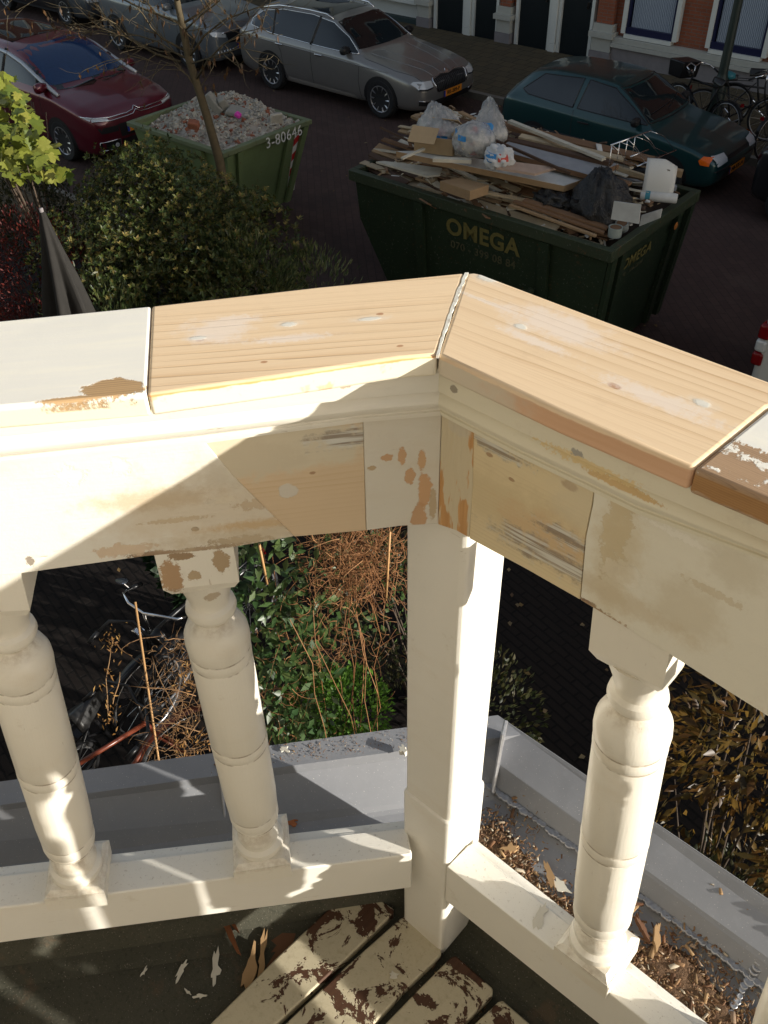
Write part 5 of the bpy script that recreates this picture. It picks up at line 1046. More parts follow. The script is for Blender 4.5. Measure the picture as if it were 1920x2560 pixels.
# ================================================================ plants
def leafmat(name, cols, rough=.5, tr=.25):
    m = MT(name, rough, 0, .35); g = m.N('ShaderNodeNewGeometry'); r = g.outputs['Random Per Island'] if 'Random Per Island' in g.outputs else m.noise(5)
    st_ = [(i/(len(cols)-1), c) for i, c in enumerate(cols)]; m.col(m.ramp(r, st_)); m.set('Transmission Weight', 0)
    td = m.N('ShaderNodeBsdfTranslucent'); m.L(m.ramp(r, [(p, tuple(min(1, v*1.5) for v in c)) for p, c in st_]), td.inputs[0]); mx_ = m.N('ShaderNodeMixShader'); mx_.inputs[0].default_value = tr
    m.t.links.new(m.b.outputs[0], mx_.inputs[1]); m.t.links.new(td.outputs[0], mx_.inputs[2]); m.t.links.new(mx_.outputs[0], m.o.inputs[0]); return m.m
def inball(rr):
    while True:
        p = Vector((rr.uniform(-1, 1), rr.uniform(-1, 1), rr.uniform(-1, 1)))
        if p.length < 1: return p
def foliage(blobs, n, size, seed, shell=.55, up=.5, thr=-.12, wr=.45, freq=2.2, sprig=0):
    rr = random.Random(seed); mb = MB(); tot = sum(b[3]*b[4]*b[5] for b in blobs); k = 0
    while k < n:
        b = rr.choices(blobs, [q[3]*q[4]*q[5] for q in blobs])[0]; p = inball(rr)
        if p.length < shell*rr.random()**.3: continue
        w_ = Vector((b[0]+p.x*b[3], b[1]+p.y*b[4], b[2]+p.z*b[5]))
        if w_.z < .03 or noise.noise(w_*freq) < thr: continue
        d = (Vector((p.x/b[3], p.y/b[4], p.z/b[5])).normalized()+Vector((0, 0, up))+inball(rr)*.9).normalized(); l = size*rr.uniform(.6, 1.3)
        if sprig:
            a1 = d.orthogonal().normalized(); a2 = d.cross(a1)
            for j in range(sprig):
                an = j*2.4+rr.random(); o_ = (a1*math.cos(an)+a2*math.sin(an)); mb.leaf(w_+d*l*.35*j/sprig*1.6, (d*.6+o_*.9), d, l, l*wr)
            k += sprig
        else: mb.leaf(w_, d, inball(rr), l, l*wr); k += 1
    return mb
def stems(base, blobs, n, seed, r=.012):
    rr = random.Random(seed); mb = MB()
    for _ in range(n):
        b = rr.choice(blobs); p = inball(rr)*.75; t = Vector((b[0]+p.x*b[3], b[1]+p.y*b[4], b[2]+p.z*b[5])); s0 = Vector(base)+Vector((rr.uniform(-.1, .1), rr.uniform(-.1, .1), 0)); md = s0.lerp(t, .5)+Vector((0, 0, .1))+inball(rr)*.08
        mb.tube([s0, s0.lerp(md, .6), md, t], [r, r*.8, r*.6, r*.25], 5)
    return mb
BARK = plain('bark', (.07, .05, .035), .9, var=.4, sc=30, bump=.5)
def shrub(name, label, cat, base, blobs, n, size, seed, mats, **kw):
    e = empty(name, base, 0, label, cat); O = Vector(base)
    f = foliage(blobs, n, size, seed, **kw); f.v = [v-O for v in f.v]; o = f.build('foliage', mats, e, smooth='keep')
    s_ = stems(base, blobs, 14, seed+1); s_.v = [v-O for v in s_.v]; s_.build('stem', BARK, e, smooth=True); return e
LBUSH = leafmat('euonymus leaf', [(.020, .038, .010), (.040, .062, .012), (.065, .078, .016), (.03, .046, .012), (.10, .08, .022), (.05, .065, .014)], .45)
bush = [(-8.3, 5.8, 1.15, 1.0, .85, 1.05), (-9.05, 5.95, 1.25, .62, .55, .85), (-7.6, 6.0, 1.0, .85, .7, .95), (-8.3, 5.0, .85, 1.0, .75, .95), (-8.75, 6.1, 1.65, .5, .4, .55), (-7.1, 5.5, .85, .8, .65, .85), (-7.3, 6.3, 1.05, .7, .5, .75)]
bb_ = shrub('evergreen_bush', 'large dense green bush with bronze tips in front of the rubble skip', 'bush', (-8.3, 5.9, 0), bush, 40000, .055, 5, LBUSH, sprig=5, wr=.45, shell=.75, thr=-.28)
LTIP = leafmat('bronze highlight tip leaf', [(.24, .16, .05), (.17, .18, .035), (.28, .20, .07), (.12, .15, .03)], .5, .35)  # bronze tips, coloured brighter to carry the bush's sunlit highlights
t_ = foliage([(a, b, c, d*1.03, e*1.03, f*1.04) for a, b, c, d, e, f in bush], 7500, .045, 9, shell=.97, up=.9, sprig=6, thr=.0); t_.v = [v-Vector((-8.3, 5.9, 0)) for v in t_.v]; t_.build('highlight_tips', LTIP, bb_, smooth='keep', label='bronze and lime young leaf tips')
LWIL = leafmat('narrow leaf', [(.025, .046, .015), (.05, .075, .024), (.12, .13, .055), (.02, .03, .013)], .35)
shrub('evergreen_bush', 'lower bush with narrow leaves right of the large bush, behind the handrail', 'bush', (-7.0, 6.2, 0), [(-6.9, 5.7, .85, .9, .5, .80), (-6.35, 6.3, .85, .75, .4, .55), (-7.9, 4.6, .6, .9, .5, .7), (-6.6, 4.9, .5, .8, .5, .6)], 11000, .085, 31, LWIL, wr=.2, up=.9)
LMAP = leafmat('dark red leaf', [(.065, .008, .007), (.11, .014, .010), (.035, .006, .006), (.14, .022, .010)], .55)
shrub('japanese_maple', 'dark red leaved shrub behind the closed parasol at the left edge', 'shrub', (-9.3, 4.7, 0), [(-9.3, 4.7, .9, 1.0, .8, .65), (-8.6, 4.3, .6, .8, .6, .5), (-9.9, 4.2, .7, .8, .7, .6)], 9000, .05, 41, LMAP, wr=.3, thr=-.2)
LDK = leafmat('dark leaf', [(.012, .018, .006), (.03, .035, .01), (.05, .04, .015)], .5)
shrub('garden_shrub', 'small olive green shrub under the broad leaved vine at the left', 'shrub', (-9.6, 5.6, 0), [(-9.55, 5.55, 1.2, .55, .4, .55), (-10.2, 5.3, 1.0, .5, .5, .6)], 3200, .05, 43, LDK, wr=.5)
# broad lobed vine leaves
def lobed(mb, c, d, n, l):
    d = d.normalized(); s_ = d.cross(n).normalized(); nn = s_.cross(d)
    out = [(0, 0), (-.30, -.08), (-.52, .12), (-.34, .28), (-.60, .52), (-.30, .55), (-.26, .78), (0, 1.0), (.26, .78), (.30, .55), (.60, .52), (.34, .28), (.52, .12), (.30, -.08)]
    c = Vector(c); pts = [c+s_*x*l+d*y*l+nn*(.10*l*math.sin(abs(x)*5)-abs(x)*l*.12) for x, y in out]; ce = c+d*l*.4+nn*l*.05; k = len(pts)
    mb.add(pts+[ce], [(i, (i+1) % k, k) for i in range(k)])
LVIN = leafmat('lobed vine leaf', [(.14, .17, .024), (.21, .23, .035), (.07, .11, .02), (.27, .26, .05), (.10, .14, .025)], .42, .35)
rr = random.Random(77); vm = MB(); VO = Vector((-9.7, 5.2, 0))
for _ in range(330):
    t = rr.random(); px_ = rr.uniform(-70, 60+120*min(1, t*1.3)); py_ = 175+t*270+max(0, px_)*.55*(1-t); z = 2.55-.6*t+rr.uniform(-.2, .12)
    if px_ > 30+170*t: continue
    p = G(px_, py_, z)-VO; lobed(vm, p, Vector((rr.uniform(-.6, .8), rr.uniform(-1, .2), rr.uniform(-.8, .3))), Vector((rr.uniform(.1, .9), rr.uniform(-.5, .2), 1)).normalized(), rr.uniform(.09, .18))
e = empty('grape_vine', VO, 0, 'sunlit yellow green vine with broad lobed leaves at the left edge', 'vine'); vm.build('foliage', LVIN, e, smooth='keep')
sv = MB()
for _ in range(16): t = G(rr.uniform(-40, 120), rr.uniform(220, 430), 2.1)-VO; sv.tube([(rr.uniform(-.2, .2), rr.uniform(-.2, .2), 0), (t.x*.4, t.y*.4, 1.1), t], [.02, .014, .006], 5)
sv.build('stem', BARK, e, smooth=True)
# closed parasol
PG = MT('grey parasol cloth', .85, 0, .2); PG.col(PG.mix(PG.noise(6, 3), (.014, .013, .012), (.030, .028, .025)))
e = empty('closed_parasol', (-7.66, 4.1, 0), 0, 'closed garden parasol of faded grey cloth standing before the red shrub', 'parasol')
def pf_(u, v):
    z = 2.2-1.45*v; r = .03+.25*v**.9; th = u*2*math.pi; k = 1+.30*math.sin(th*6+v*1.5)*min(1, v*2)+.10*noise.noise(Vector((math.cos(th)*2, math.sin(th)*2, z*2))); return Vector((math.cos(th)*r*k, math.sin(th)*r*k*.85, z))
MB().grid(pf_, 73, 16).build('canopy', PG.m, e, smooth=True); MB().tube([(0, 0, 0), (0, 0, 2.23)], .02, 8).build('pole', FPL, e, smooth=True); MB().lathe([(.25, 0), (.25, .06), (.04, .09)]).build('base', FPL, e)
# street tree
TB = plain('tree bark olive', (.085, .065, .035), .85, var=.4, sc=18, bump=.5)
TO = Vector((-8.35, 7.0, 0)); tr_ = empty('street_tree', TO, 0, 'thin bare street tree with a few hanging dry leaves, trunk before the rubble skip', 'tree')
tp = [(-8.35, 7.0, 0), (-8.50, 7.0, .8)]+[tuple(FY(a, b, 7.0)) for a, b in ((548, 400), (520, 300), (497, 225), (473, 150), (455, 60), (442, 0))]+[(-9.02, 7.0, 3.8), (-9.1, 7.05, 4.6)]
MB().tube([Vector(p)-TO for p in tp], [.075, .066, .055, .050, .047, .045, .040, .034, .028, .015], 9).build('trunk', TB, tr_, smooth=True)
rr = random.Random(4); bm_ = MB(); lm = MB()
def twig(p, d, l, r, lev):
    pts = [p]; n = 5
    for i in range(n): d = (d+inball(rr)*.28+Vector((0, 0, .03))).normalized(); pts.append(pts[-1]+d*l/n)
    bm_.tube([q-TO for q in pts], [r*(1-.7*i/n) for i in range(n+1)], 5)
    if lev < 3 and l > .12:
        for i in range(2 if lev > 1 else 1, n+1):
            for _ in range(2 if lev < 2 else 1):
                if rr.random() < .50: twig(pts[i], (d+inball(rr)*.9).normalized(), l*rr.uniform(.35, .6), r*.5, lev+1)
    for q in pts[2:]:
        if rr.random() < (.10 if lev > 1 else .05): lm.leaf(q-TO, Vector((rr.uniform(-.4, .4), rr.uniform(-.4, .4), -1)), inball(rr), rr.uniform(.05, .10), .03)
V_ = Vector
def along(px, Y, r0, lev=1):
    P = [FY(a, b, Y[0]+(Y[1]-Y[0])*i/(len(px)-1)) for i, (a, b) in enumerate(px)]; n = len(P)
    bm_.tube([q-TO for q in P], [r0*(1-.75*i/(n-1)) for i in range(n)], 6)
    for i in range(1, n):
        for _ in range(3 if i > 1 else 1):
            t = rr.random(); q = P[i-1].lerp(P[i], t); twig(q, ((P[i]-P[i-1]).normalized()+inball(rr)*1.0+V_((0, 0, -.15))).normalized(), rr.uniform(.2, .55), .0045, 2)
V_ = Vector
along([(451, 154), (390, 135), (355, 115), (308, 88), (250, 77), (215, 81), (165, 95)], (7, 6.5), .016)
along([(463, 127), (405, 96), (378, 69), (359, 38), (335, 8)], (7, 6.6), .014)
along([(500, 235), (470, 190), (440, 165), (400, 150)], (7, 6.8), .010)
along([(490, 200), (520, 150), (560, 110), (610, 80), (660, 70)], (7, 6.7), .013)
along([(470, 150), (510, 90), (560, 50), (640, 20), (700, 5)], (7, 7.3), .014)
along([(458, 80), (500, 40), (540, 10), (570, -20)], (7, 6.9), .012)
along([(392, 134), (370, 150), (330, 140), (300, 150)], (6.85, 6.6), .007)
along([(320, 92), (290, 60), (250, 40), (200, 20)], (6.7, 6.4), .009)
along([(475, 160), (540, 140), (600, 120), (650, 130)], (7, 6.6), .009)
for (a, b, l, r) in ((5, (-1, .1, -.05), 1.5, .014), (6, (-1, -.2, .25), 1.9, .016), (6, (.9, .3, .55), 1.3, .014), (7, (-.9, .3, .5), 1.8, .016), (7, (1, -.1, .35), 1.7, .016), (7, (.3, .8, .5), 1.4, .014), (8, (-.8, -.5, .2), 1.9, .016), (8, (.9, .5, .2), 1.7, .015), (8, (1, -.4, .1), 1.6, .014), (8, (-.3, .8, .6), 1.3, .013), (4, (.6, .2, .9), .35, .006), (5, (.5, -.1, .7), .7, .009)): twig(V_(tp[a]), V_(b).normalized(), l, r, 0)
bm_.build('branches', TB, tr_, smooth=True); lm.build('dry_leaves', leafmat('dry tree leaf', [(.06, .03, .015), (.11, .055, .02), (.035, .02, .012)], .6), tr_, smooth='keep')
# climber on canes below the balcony
CANE = plain('bamboo cane', (.42, .24, .10), .6, var=.2)
for a, za, b, zb, lab in (((338, 1505), 2.55, (397, 1903), 1.9, 'bamboo cane standing alone left of the climbing plant'), ((648, 1360), 3.0, (668, 1460), 2.75, 'bamboo cane rising from the green climber'), ((975, 1330), 3.0, (965, 1500), 2.6, 'bamboo cane in the dry tangle beside the corner post')):
    A, B = G(*a, za), G(*b, zb); B = B+(B-A).normalized()*(1.2 if a[0] < 400 else .0); c = (A+B)/2; o = MB().tube([A-c, B-c], .0055, 6).build('bamboo_cane', CANE, smooth=True); o.location = c; tag(o, lab, 'cane')
LCL = leafmat('climber leaf', [(.03, .07, .022), (.06, .11, .03), (.018, .038, .012), (.09, .13, .04), (.035, .065, .022)], .38, .3)
CO = V_((-2.15, 2.1, 0)); e = empty('climbing_plant', CO, 0, 'green climber tangled with dry orange twigs seen between baluster and corner post', 'climber')
rr = random.Random(21); cm = MB(); dr = MB(); dl_ = MB()
def cz(px_, py_):  # height of the plant's face along this sight line
    return 3.05-(py_-1340)/520*1.5
for _ in range(1700):
    py_ = rr.uniform(1330, 1870); px_ = rr.gauss(705+(py_-1340)*.02, 75)
    if not 575 < px_ < 1000: continue
    p = G(px_, py_, cz(px_, py_)-rr.random()*.35)-CO
    if noise.noise(p*4) < -.08: continue
    dr_ = V_((rr.uniform(-.8, .8), rr.uniform(-1, .2), rr.uniform(-.9, .5))); cm.leaf(p, dr_, inball(rr)+V_((.3, -.3, .6)), rr.uniform(.04, .085), rr.uniform(.020, .038), .1)
for _ in range(260):
    py_ = rr.uniform(1330, 1600); px_ = rr.uniform(820, 1100); p = G(px_, py_, cz(px_, py_)-.2-rr.random()*.4)-CO
    cm.leaf(p, inball(rr)+V_((0, 0, -.4)), inball(rr), rr.uniform(.03, .055), .025)
def curl(mb, p, l, r, d=None, bend=.6):
    d = d or (inball(rr)+V_((0, 0, .1))).normalized(); ax = inball(rr).normalized(); pts = [p]; n = 7; k = rr.uniform(-bend, bend)
    for i in range(n): d = (Matrix.Rotation(k, 3, ax)@d+inball(rr)*.12).normalized(); pts.append(pts[-1]+d*l/n)
    mb.tube(pts, [r*(1-.6*i/n) for i in range(n+1)], 4); return pts
for _ in range(1350):
    py_ = 1330+abs(rr.gauss(0, 170)); px_ = rr.gauss(905-(py_-1330)*.12, 62)
    if rr.random() < .15: px_ = rr.uniform(600, 800); py_ = rr.uniform(1500, 1850)
    if py_ > 1850: continue
    p = G(px_, py_, cz(px_, py_)-rr.random()*.25)-CO
    if noise.noise(p*3.2+V_((5, 0, 0))) < -.15: continue
    curl(dr, p, rr.uniform(.06, .2), rr.uniform(.0010, .0024))
for _ in range(12):
    A = G(rr.uniform(640, 960), rr.uniform(1330, 1600), 2.7)-CO; q = [A]
    for _k in range(7): q.append(q[-1]+V_((rr.uniform(-.07, .07), rr.uniform(-.07, .07), -.3)))
    dr.tube(q, .0022, 4)
cm.build('foliage', LCL, e, smooth='keep'); dr.build('dry_twigs', leafmat('dry twig', [(.20, .085, .03), (.32, .15, .06), (.13, .055, .02), (.38, .20, .09)], .7, .1), e, smooth='keep')
# dry vine at the left
e = empty('dry_vine', G(380, 1750, 2.0), 0, 'withered orange brown vine hanging around the lone bamboo cane', 'vine'); DO = V_(e.location); dv = MB(); dlv = MB()
for _ in range(250):
    t = rr.random(); px_ = rr.gauss(440+t*20, 45); py_ = 1600+t*330
    if px_ > 530: px_ = rr.uniform(380, 520)
    curl(dv, G(px_, py_, 2.35-.3*t-rr.random()*.15)-DO, rr.uniform(.05, .16), rr.uniform(.0008, .0016), bend=.8)
for (a, b) in (((268, 1595), (330, 1640)), ((300, 1625), (410, 1590)), ((320, 1715), (490, 1740)), ((360, 1800), (500, 1830)), ((280, 1610), (270, 1790)), ((380, 1640), (440, 1780)), ((300, 1680), (282, 1760)), ((410, 1880), (500, 1800)), ((410, 1600), (480, 1590))):
    A, B = G(*a, 2.3)-DO, G(*b, 2.25)-DO; md = A.lerp(B, .5)+inball(rr)*.03; dv.tube([A, A.lerp(md, .5)+inball(rr)*.012, md, md.lerp(B, .5)+inball(rr)*.012, B], [.0014, .0022, .0026, .0024, .002], 5)
for (a, b, n) in ((275, 1600, 26), (292, 1600, 18), (275, 1780, 30), (270, 1700, 14), (480, 1640, 40), (470, 1700, 40), (450, 1850, 40), (500, 1860, 30)):
    for _ in range(n): dlv.leaf(G(a+rr.gauss(0, 14), b+rr.gauss(0, 22), 2.3-rr.random()*.08)-DO, inball(rr)+V_((0, 0, -.8)), inball(rr), rr.uniform(.015, .04), .008, .3)
dv.build('twigs', leafmat('dry vine twig', [(.20, .10, .04), (.32, .19, .09), (.12, .06, .025)], .7, .1), e, smooth='keep'); dlv.build('dry_leaves', leafmat('dry vine leaf', [(.34, .17, .04), (.22, .11, .04), (.42, .25, .08)], .6, .4), e, smooth='keep')
LBR = leafmat('bright leaf', [(.05, .12, .012), (.09, .19, .02), (.035, .085, .01)], .5, .35)
shrub('garden_plant', 'low bright green plant at the foot of the climber', 'plant', (-2.35, 2.2, 0), [(-2.28, 2.3, 1.25, .26, .22, .22), (-2.5, 2.3, 1.0, .32, .3, .25)], 3600, .030, 51, LBR, wr=.7)
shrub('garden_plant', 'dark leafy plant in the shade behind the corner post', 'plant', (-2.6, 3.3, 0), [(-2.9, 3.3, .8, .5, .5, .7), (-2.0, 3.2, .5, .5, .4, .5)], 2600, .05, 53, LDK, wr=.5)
shrub('garden_plant', 'dark green leaves above the parked bicycle handlebar', 'plant', (-4.3, 2.9, 0), [(-4.25, 2.75, .9, .45, .3, .45)], 800, .09, 55, leafmat('deep green leaf', [(.012, .03, .012), (.025, .05, .02)], .5), wr=.7)
LOR = leafmat('amber leaf', [(.11, .052, .012), (.06, .032, .010), (.17, .10, .02), (.035, .026, .010), (.085, .06, .015)], .42, .4)
shrub('autumn_shrub', 'amber and brown leaved shrub at the right edge below the railing', 'shrub', (-.2, 3.0, 0), [(-.15, 2.95, 1.95, .62, .5, .5), (.45, 2.8, 1.7, .6, .5, .6), (-.45, 3.1, 1.3, .45, .4, .5), (-.7, 3.7, 2.0, .35, .3, .35)], 2300, .085, 61, LOR, wr=.34, up=-.5, thr=.02)
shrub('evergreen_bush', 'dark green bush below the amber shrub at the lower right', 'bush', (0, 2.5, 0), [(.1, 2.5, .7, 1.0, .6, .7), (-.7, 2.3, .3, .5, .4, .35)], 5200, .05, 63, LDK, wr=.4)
# ================================================================ bicycles and lamp post
BMT = plain('black bicycle paint', (.012, .012, .013), .35, .2)
def bicycle(loc, yaw, lean, label, paint=BMT, basket=False, cover=None, steer=0, chrome=True, sc=1):
    e = empty('bicycle', loc, 0, label, 'bicycle', 'bicycles parked by the lamp post' if loc[1] > 10 else 'bicycles parked in the garden'); e.rotation_euler = (R_(lean), 0, R_(yaw))
    def T(nm, pts, r, mat, par=e): return MB().tube(pts, r, 8).build(nm, mat, par, smooth=True)
    def ring(c, r, t, mat, nm, par, n=30, k=7):
        mb = MB(); vs = []
        for i in range(n):
            a = 2*math.pi*i/n
            for j in range(k): b_ = 2*math.pi*j/k; q = r+t*math.cos(b_); mb.v.append(V_((c[0]+q*math.cos(a), c[1]+t*math.sin(b_), c[2]+q*math.sin(a))))
        mb.f = [(i*k+j, ((i+1) % n)*k+j, ((i+1) % n)*k+(j+1) % k, i*k+(j+1) % k) for i in range(n) for j in range(k)]; return mb.build(nm, mat, par, smooth=True)
    for cx in (-.55, .55):
        w_ = empty('wheel'); w_.parent = e; ring((cx, 0, .34), .325, .018, TYRE, 'tyre', w_); ring((cx, 0, .34), .303, .009, RIM, 'rim', w_); sp_ = MB()
        for k in range(14): a = 2*math.pi*k/14; sp_.tube([(cx, 0, .34), (cx+.30*math.cos(a), 0, .34+.30*math.sin(a))], .0016, 3)
        sp_.build('spokes', RIM, w_)
        mg = MB(); mg.grid(lambda u, v: V_((cx+(.36)*math.cos(R_(-10+u*170)), -.03+.06*v, .34+.36*math.sin(R_(-10+u*170)))), 16, 3); mg.build('mudguard', paint, e, smooth=True, solid=.002)
    bb, hd, st_, sd_ = (-.08, 0, .30), (.36, 0, .84), (-.22, 0, .80), (.42, 0, .60)
    fr = MB()
    for a, b in ((bb, (.40, 0, .66)), (bb, st_), (st_, (.37, 0, .80)), (hd, sd_)): fr.tube([a, b], .016, 8)
    for y in (-.05, .05): fr.tube([bb, (-.55, y, .34)], .009, 6); fr.tube([(-.22, 0, .72), (-.55, y, .34)], .008, 6); fr.tube([sd_, (.46, y, .56), (.55, y, .34)], .010, 6)
    fr.build('frame', paint, e, smooth=True)
    ch = CHROME if chrome else BMT
    T('handlebar', [(.20, -.29, .98), (.30, -.27, 1.02), (.37, -.12, 1.05), (.36, 0, 1.0), (.37, .12, 1.05), (.30, .27, 1.02), (.20, .29, .98)], .0115, ch); T('stem', [hd, (.36, 0, 1.0)], .012, ch)
    for y in (-.29, .29): T('grip', [(.12, y*1.02, .95), (.21, y, .985)], .017, BMT)
    s_ = MB(); s_.grid(lambda u, v: V_((-.36+u*.27, (v-.5)*(.20-.15*u**1.5), .93+.02*math.cos((v-.5)*5)-.05*abs(v-.5)*2)), 8, 7); s_.build('saddle', plain('saddle', (.02, .02, .02), .35) if 'saddle' not in bpy.data.materials else bpy.data.materials['saddle'], e, smooth=True, solid=.03); T('seat_post', [st_, (-.25, 0, .92)], .012, ch)
    MB().lathe([(.002, -.05), (.05, -.03), (.06, .03), (.055, .035), (.002, .04)], (.45, 0, .88), 14, Matrix.Rotation(R_(90), 3, 'Y')).build('lamp', ch, e, smooth=True, auto=40)
    cr = MB(); cr.tube([(-.08, -.09, .30), (.04, -.10, .20)], .009, 6); cr.tube([(-.08, .09, .30), (-.20, .10, .40)], .009, 6); cr.tube([(-.08, -.09, .30), (-.08, .09, .30)], .012, 8); cr.build('crank', ch, e); g = MB(); g.box((.05, -.15, .195), (.08, .09, .02)); g.build('pedal', BMT, e); g = MB(); g.box((-.21, .15, .405), (.08, .09, .02)); g.build('pedal', BMT, e)
    T('rear_rack', [(-.28, -.05, .76), (-.80, -.06, .76), (-.80, .06, .76), (-.28, .05, .76)], .006, BMT); T('rack_stay', [(-.72, .06, .76), (-.55, .06, .34)], .005, BMT)
    if basket:
        b_ = MB(); b_.box((.60, 0, .92), (.30, .38, .26), top=1.12); b_.build('basket', BMT, e, bevel=.02)
    if cover is not None:
        b_ = MB(); b_.lathe([(.02, .03), (.10, .0), (.12, -.06), (.05, -.10)], (-.24, 0, .96), 14); b_.build('saddle_cover', cover, e, smooth=True)
    MB().box((-.80, 0, .68), (.02, .06, .05)).build('rear_light', REDL, e)
    return e
bicycle((-6.25, 15.45, .1), 160, 6, 'black bicycle with a square basket behind the green hatchback', basket=True)
bicycle((-5.75, 15.75, .1), 12, -5, 'black bicycle with a blue green saddle cover against the lamp post', cover=plain('blue green cover', (.03, .17, .20), .4))
bicycle((-5.55, 16.5, .1), 25, 4, 'black bicycle with a carrier frame under the right hand window', basket=False)
bicycle((-4.70, 15.6, .1), 75, -6, 'dark bicycle cut off by the right edge of the picture', chrome=True)
b1 = bicycle((-3.95, 2.46, 0), -84, 6, 'bicycle with a chrome handlebar and round mirror in the front garden')
MB().lathe([(.001, -.008), (.04, -.006), (.045, .004), (.001, .008)], (.24, -.33, 1.06), 20, Matrix.Rotation(R_(-25), 3, 'Y')).build('mirror', plain('mirror glass', (.55, .62, .8), .08, .9), b1, smooth=True, auto=40); MB().tube([(.22, -.29, .98), (.24, -.33, 1.05)], .005, 6).build('mirror_arm', CHROME, b1)
bicycle((-3.44, 1.22, 0), 80, -4, 'red framed bicycle close below the gutter, nearest the house wall', paint=plain('red brown frame paint', (.13, .032, .016), .3), chrome=False)
bicycle((-3.92, 1.60, 0), 100, 8, 'black bicycle with a broad dark saddle between the other two garden bicycles', chrome=False)
lp = empty('lamp_post', (-6.04, 15.6, .1), 0, 'dark green lamp post among the bicycles at the upper right', 'lamp post')
LPM = plain('lamp post paint', (.012, .022, .018), .45); MB().lathe([(.11, 0), (.11, .9), (.085, .95), (.075, 1.0), (.05, 5.2)], n=16).build('post', LPM, lp, smooth=True, auto=30)
MB().lathe([(.02, 0), (.14, .04), (.18, .35), (.05, .45), (.02, .5)], (0, 0, 5.2), 12).build('lantern', GLASS, lp); MB().lathe([(.2, .46), (.03, .6)], (0, 0, 5.1), 12).build('lantern_cap', LPM, lp)
lt = MB(); rr = random.Random(202)
for _ in range(420):
    x = rr.uniform(-14, 2); y = rr.choice([rr.uniform(6.4, 18.2), rr.uniform(14.3, 15.1), rr.uniform(2.5, 6.3)]); z = .104 if (6.3 < y < 7.2 or y > 15.12) else .004
    lt.leaf(V_((x, y, z+.012)), V_((rr.uniform(-1, 1), rr.uniform(-1, 1), rr.uniform(-.1, .25))), V_((0, 0, 1)), rr.uniform(.03, .08), rr.uniform(.02, .05), .2)
tag(lt.build('fallen_leaves', leafmat('fallen leaf', [(.12, .07, .025), (.20, .13, .04), (.07, .04, .02), (.26, .20, .10)], .7, 0), smooth='keep'), 'scattered fallen leaves on the road, pavement and garden path', 'leaves', kind='stuff')
# ================================================================ debris on the balcony and in the gutter
dbm = leafmat('wood crumb', [(.24, .14, .07), (.14, .07, .035), (.34, .22, .11), (.08, .04, .02), (.20, .10, .05), (.50, .44, .33)], .9, 0)
rr = random.Random(99)
def crumbs(name, n, fn, size, label, flat=.3):
    mb = MB()
    for _ in range(n):
        p = fn()
        if p is None: continue
        l = size*rr.uniform(.3, 1.6)*(2.2 if rr.random() < .06 else 1); M = Matrix.Rotation(rr.uniform(0, 6.3), 3, 'Z')@Matrix.Rotation(rr.gauss(0, .3), 3, 'Y'); mb.box(p+V_((0, 0, l*flat*.5+rr.random()*size*.4)), (l, l*rr.uniform(.12, .42), l*flat*rr.uniform(.3, .9)), M@Matrix.Rotation(rr.gauss(0, .5), 3, 'X'), rr.uniform(.4, 1))
    return tag(mb.build(name, dbm, smooth='keep'), label, 'debris', kind='stuff')
def inR():
    s = rr.uniform(-.02, .95); lim = .085+.05*noise.noise(V_((s*9, 0, 0)))+.03*(s > .33); o = -.035-abs(rr.gauss(0, 1))*lim*.55
    if s > .38 and rr.random() < .3: o = rr.uniform(-.17, -.04)
    p = onsec(UR, NR, secR, s, max(o, -.24))
    if p is not None and o > -.12: p.z += rr.uniform(.002, .011)*max(0, 1-(-.058-o)/.07)
    return p
bed = MB()
def bedp(u, v):
    s = -.03+u*1.0; lim = .055+.035*noise.noise(V_((s*9, 0, 0)))+.02*(s > .33); o = -.059-v*lim; p = onsec(UR, NR, secR, s, o) or V_((0, 0, 0)); p.z += .009*(1-v)**.6+.003*noise.noise(p*60)-.006*(v > .93); return p
bed.grid(bedp, 160, 16); tag(bed.build('dust_bed', plain('brown wood dust', (.13, .075, .04), .95, var=.6, sc=220, bump=.8), smooth=True), 'bed of fine brown wood dust under the crumbs in the right gutter', 'debris', kind='stuff')
crumbs('wood_debris', 15000, inR, .0058, 'brown rotten wood crumbs heaped in the gutter along the right rail')
crumbs('wood_debris', 700, lambda: onsec(UL, NL, secL, rr.uniform(.02, .30), -.035-abs(rr.gauss(0, .007))), .0028, 'fine tan sawdust in the gutter along the left rail')
crumbs('wood_debris', 420, lambda: onsec(UL, NL, secL, rr.uniform(0, .36), rr.uniform(-.226, -.186)), .0022, 'wood specks scattered on the flat gutter edge')
crumbs('wood_debris', 1500, lambda: V_((*(P0+UR*rr.uniform(0, .9)+NR*(.045+abs(rr.gauss(0, .03)))).xy, ZFELT+.003)), .0032, 'gritty wood dust on the roofing felt between the planks and the right rail')
crumbs('wood_debris', 160, lambda: V_((*(P0+UL*rr.uniform(0, .75)+NL*rr.uniform(.06, .5)).xy, ZFELT+.002)), .003, 'pale specks on the dark roofing felt')
CHP = [plain('splinter tan', (.40, .25, .12), .8), plain('splinter brown', (.15, .07, .035), .8), plain('paint flake', (.66, .62, .52), .7)]
def chip(px, z, l, w_, t_, yaw, mat, label, name='wood_chip', cat='wood chip', P=None):
    P = P or G(*px, z); mb = MB(); rq = random.Random(int(px[0]*7+px[1]*13)); q = [(.5*math.cos(a)*k_, .5*math.sin(a)*k_) for a, k_ in [(2*math.pi*(i_+rq.uniform(-.3, .3))/17, rq.choice([.5, .75, .9, 1.1, 1.3])) for i_ in range(17)]]; mb.prism([V_((a*l, b*w_, 0)) for a, b in q], (0, 0, t_)); o = mb.build(name, mat); o.location = P; o.rotation_euler = (R_(6), R_(-5), R_(yaw)); return tag(o, label, cat)
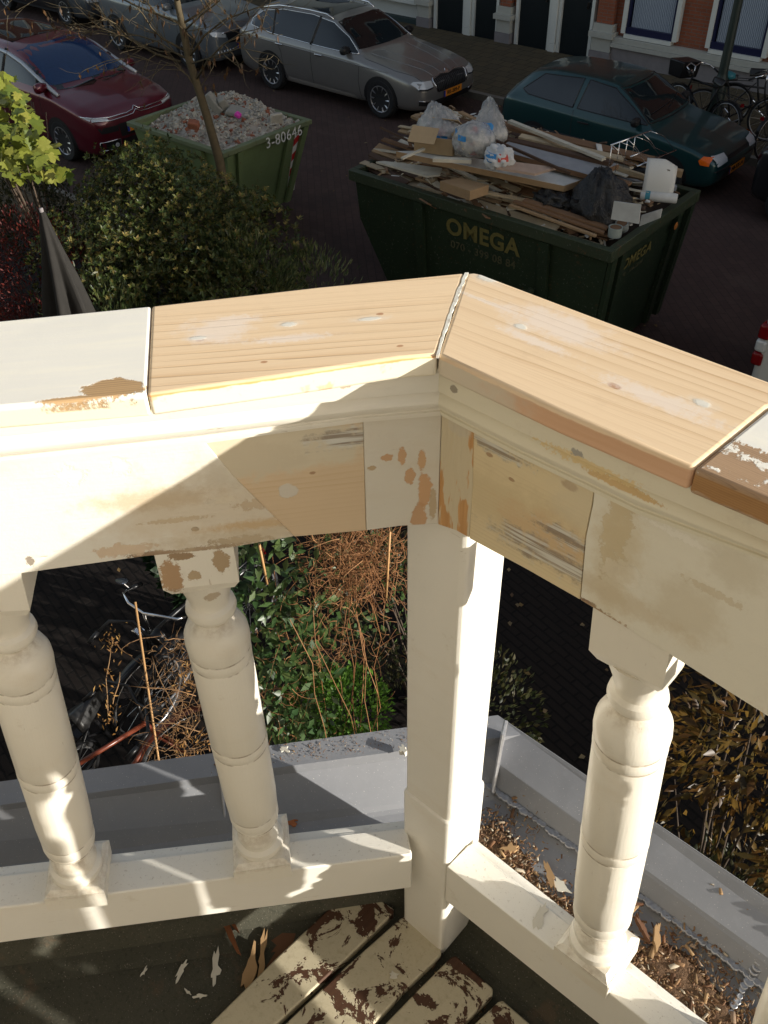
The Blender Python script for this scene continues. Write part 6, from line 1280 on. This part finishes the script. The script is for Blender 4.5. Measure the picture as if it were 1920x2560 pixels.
chip((1275, 2125), 4.15, .028, .018, .006, 30, CHP[0], 'round tan chip in the gutter debris near the corner post')
chip((1375, 2190), 4.15, .075, .014, .006, -38, CHP[0], 'long tan splinter in the gutter left of the baluster foot')
chip((1400, 2215), 4.155, .035, .018, .002, 0, CHP[2], 'white curled paint flake left of the baluster foot', 'paint_flake', 'paint flake')
for i, (a, b, yw) in enumerate(((1560, 2290, 50), (1600, 2320, 130), (1640, 2345, 95), (1562, 2268, 20))): chip((a, b), 4.16, .045, .009, .010, yw+20, CHP[i % 2], ('upright brown splinter %s' % ('behind the baluster foot', 'right of the baluster foot', 'in the middle of the gutter debris', 'touching the zinc seam')[i]))
chip((1350, 2290), ZRT+.001, .035, .016, .0015, 100, CHP[2], 'cream paint flake lying on the bottom rail beside the baluster base', 'paint_flake', 'paint flake')
chip((655, 2390), ZFELT+.003, .105, .012, .008, 128, CHP[0], 'tan wood sliver standing by the left plank on the felt', 'wood_sliver', 'wood sliver')
chip((624, 2425), ZFELT+.003, .085, .024, .010, 126, CHP[0], 'short thick tan offcut beside the left plank', 'wood_offcut', 'offcut')
chip((712, 2350), ZFELT+.003, .10, .030, .002, 95, CHP[1], 'brown torn strip of paint on the felt by the left plank', 'paint_strip', 'paint strip')
chip((560, 2290), ZFELT+.01, .14, .03, .012, -25, plain('red brown wood', (.22, .08, .03), .7), 'red brown piece of wood half under the left bottom rail', 'wood_offcut', 'offcut')
for i, (a, b, l, yw, w3) in enumerate(((405, 2370, .034, 95, 'nearest the bottom rail'), (452, 2428, .038, 105, 'in the middle of the felt'), (538, 2425, .062, 128, 'longest, beside the tan offcut'), (360, 2430, .022, 100, 'small, left of the middle flake'), (175, 2388, .014, 90, 'far left in the light patch'), (470, 2480, .016, 0, 'low, under the middle flakes'), (505, 2490, .026, 45, 'greyish, lowest of all'))): chip((a, b), ZFELT+.003, l, l*.28, .0015, yw, CHP[2], 'pale paint flake on the dark felt, '+w3, 'paint_flake', 'paint flake')
chip((1010, 1880), 4.23, .016, .014, .012, 0, CHP[2], 'cream crumb on the zinc edge beside the corner post', 'paint_flake', 'paint flake')
chip((712, 1874), 4.228, .020, .010, .003, 30, CHP[2], 'pale flake on the flat zinc edge between the baluster and the post', 'paint_flake', 'paint flake')
chip((728, 2055), 4.15, .022, .014, .004, 20, plain('orange dead leaf', (.40, .13, .04), .7), 'small orange dead leaf behind the left baluster foot', 'dead_leaf', 'dead leaf')
chip((985, 2440), ZDK+.002, .016, .013, .003, 20, CHP[2], 'cream paint flake on the brown patch of a plank', 'paint_flake', 'paint flake')
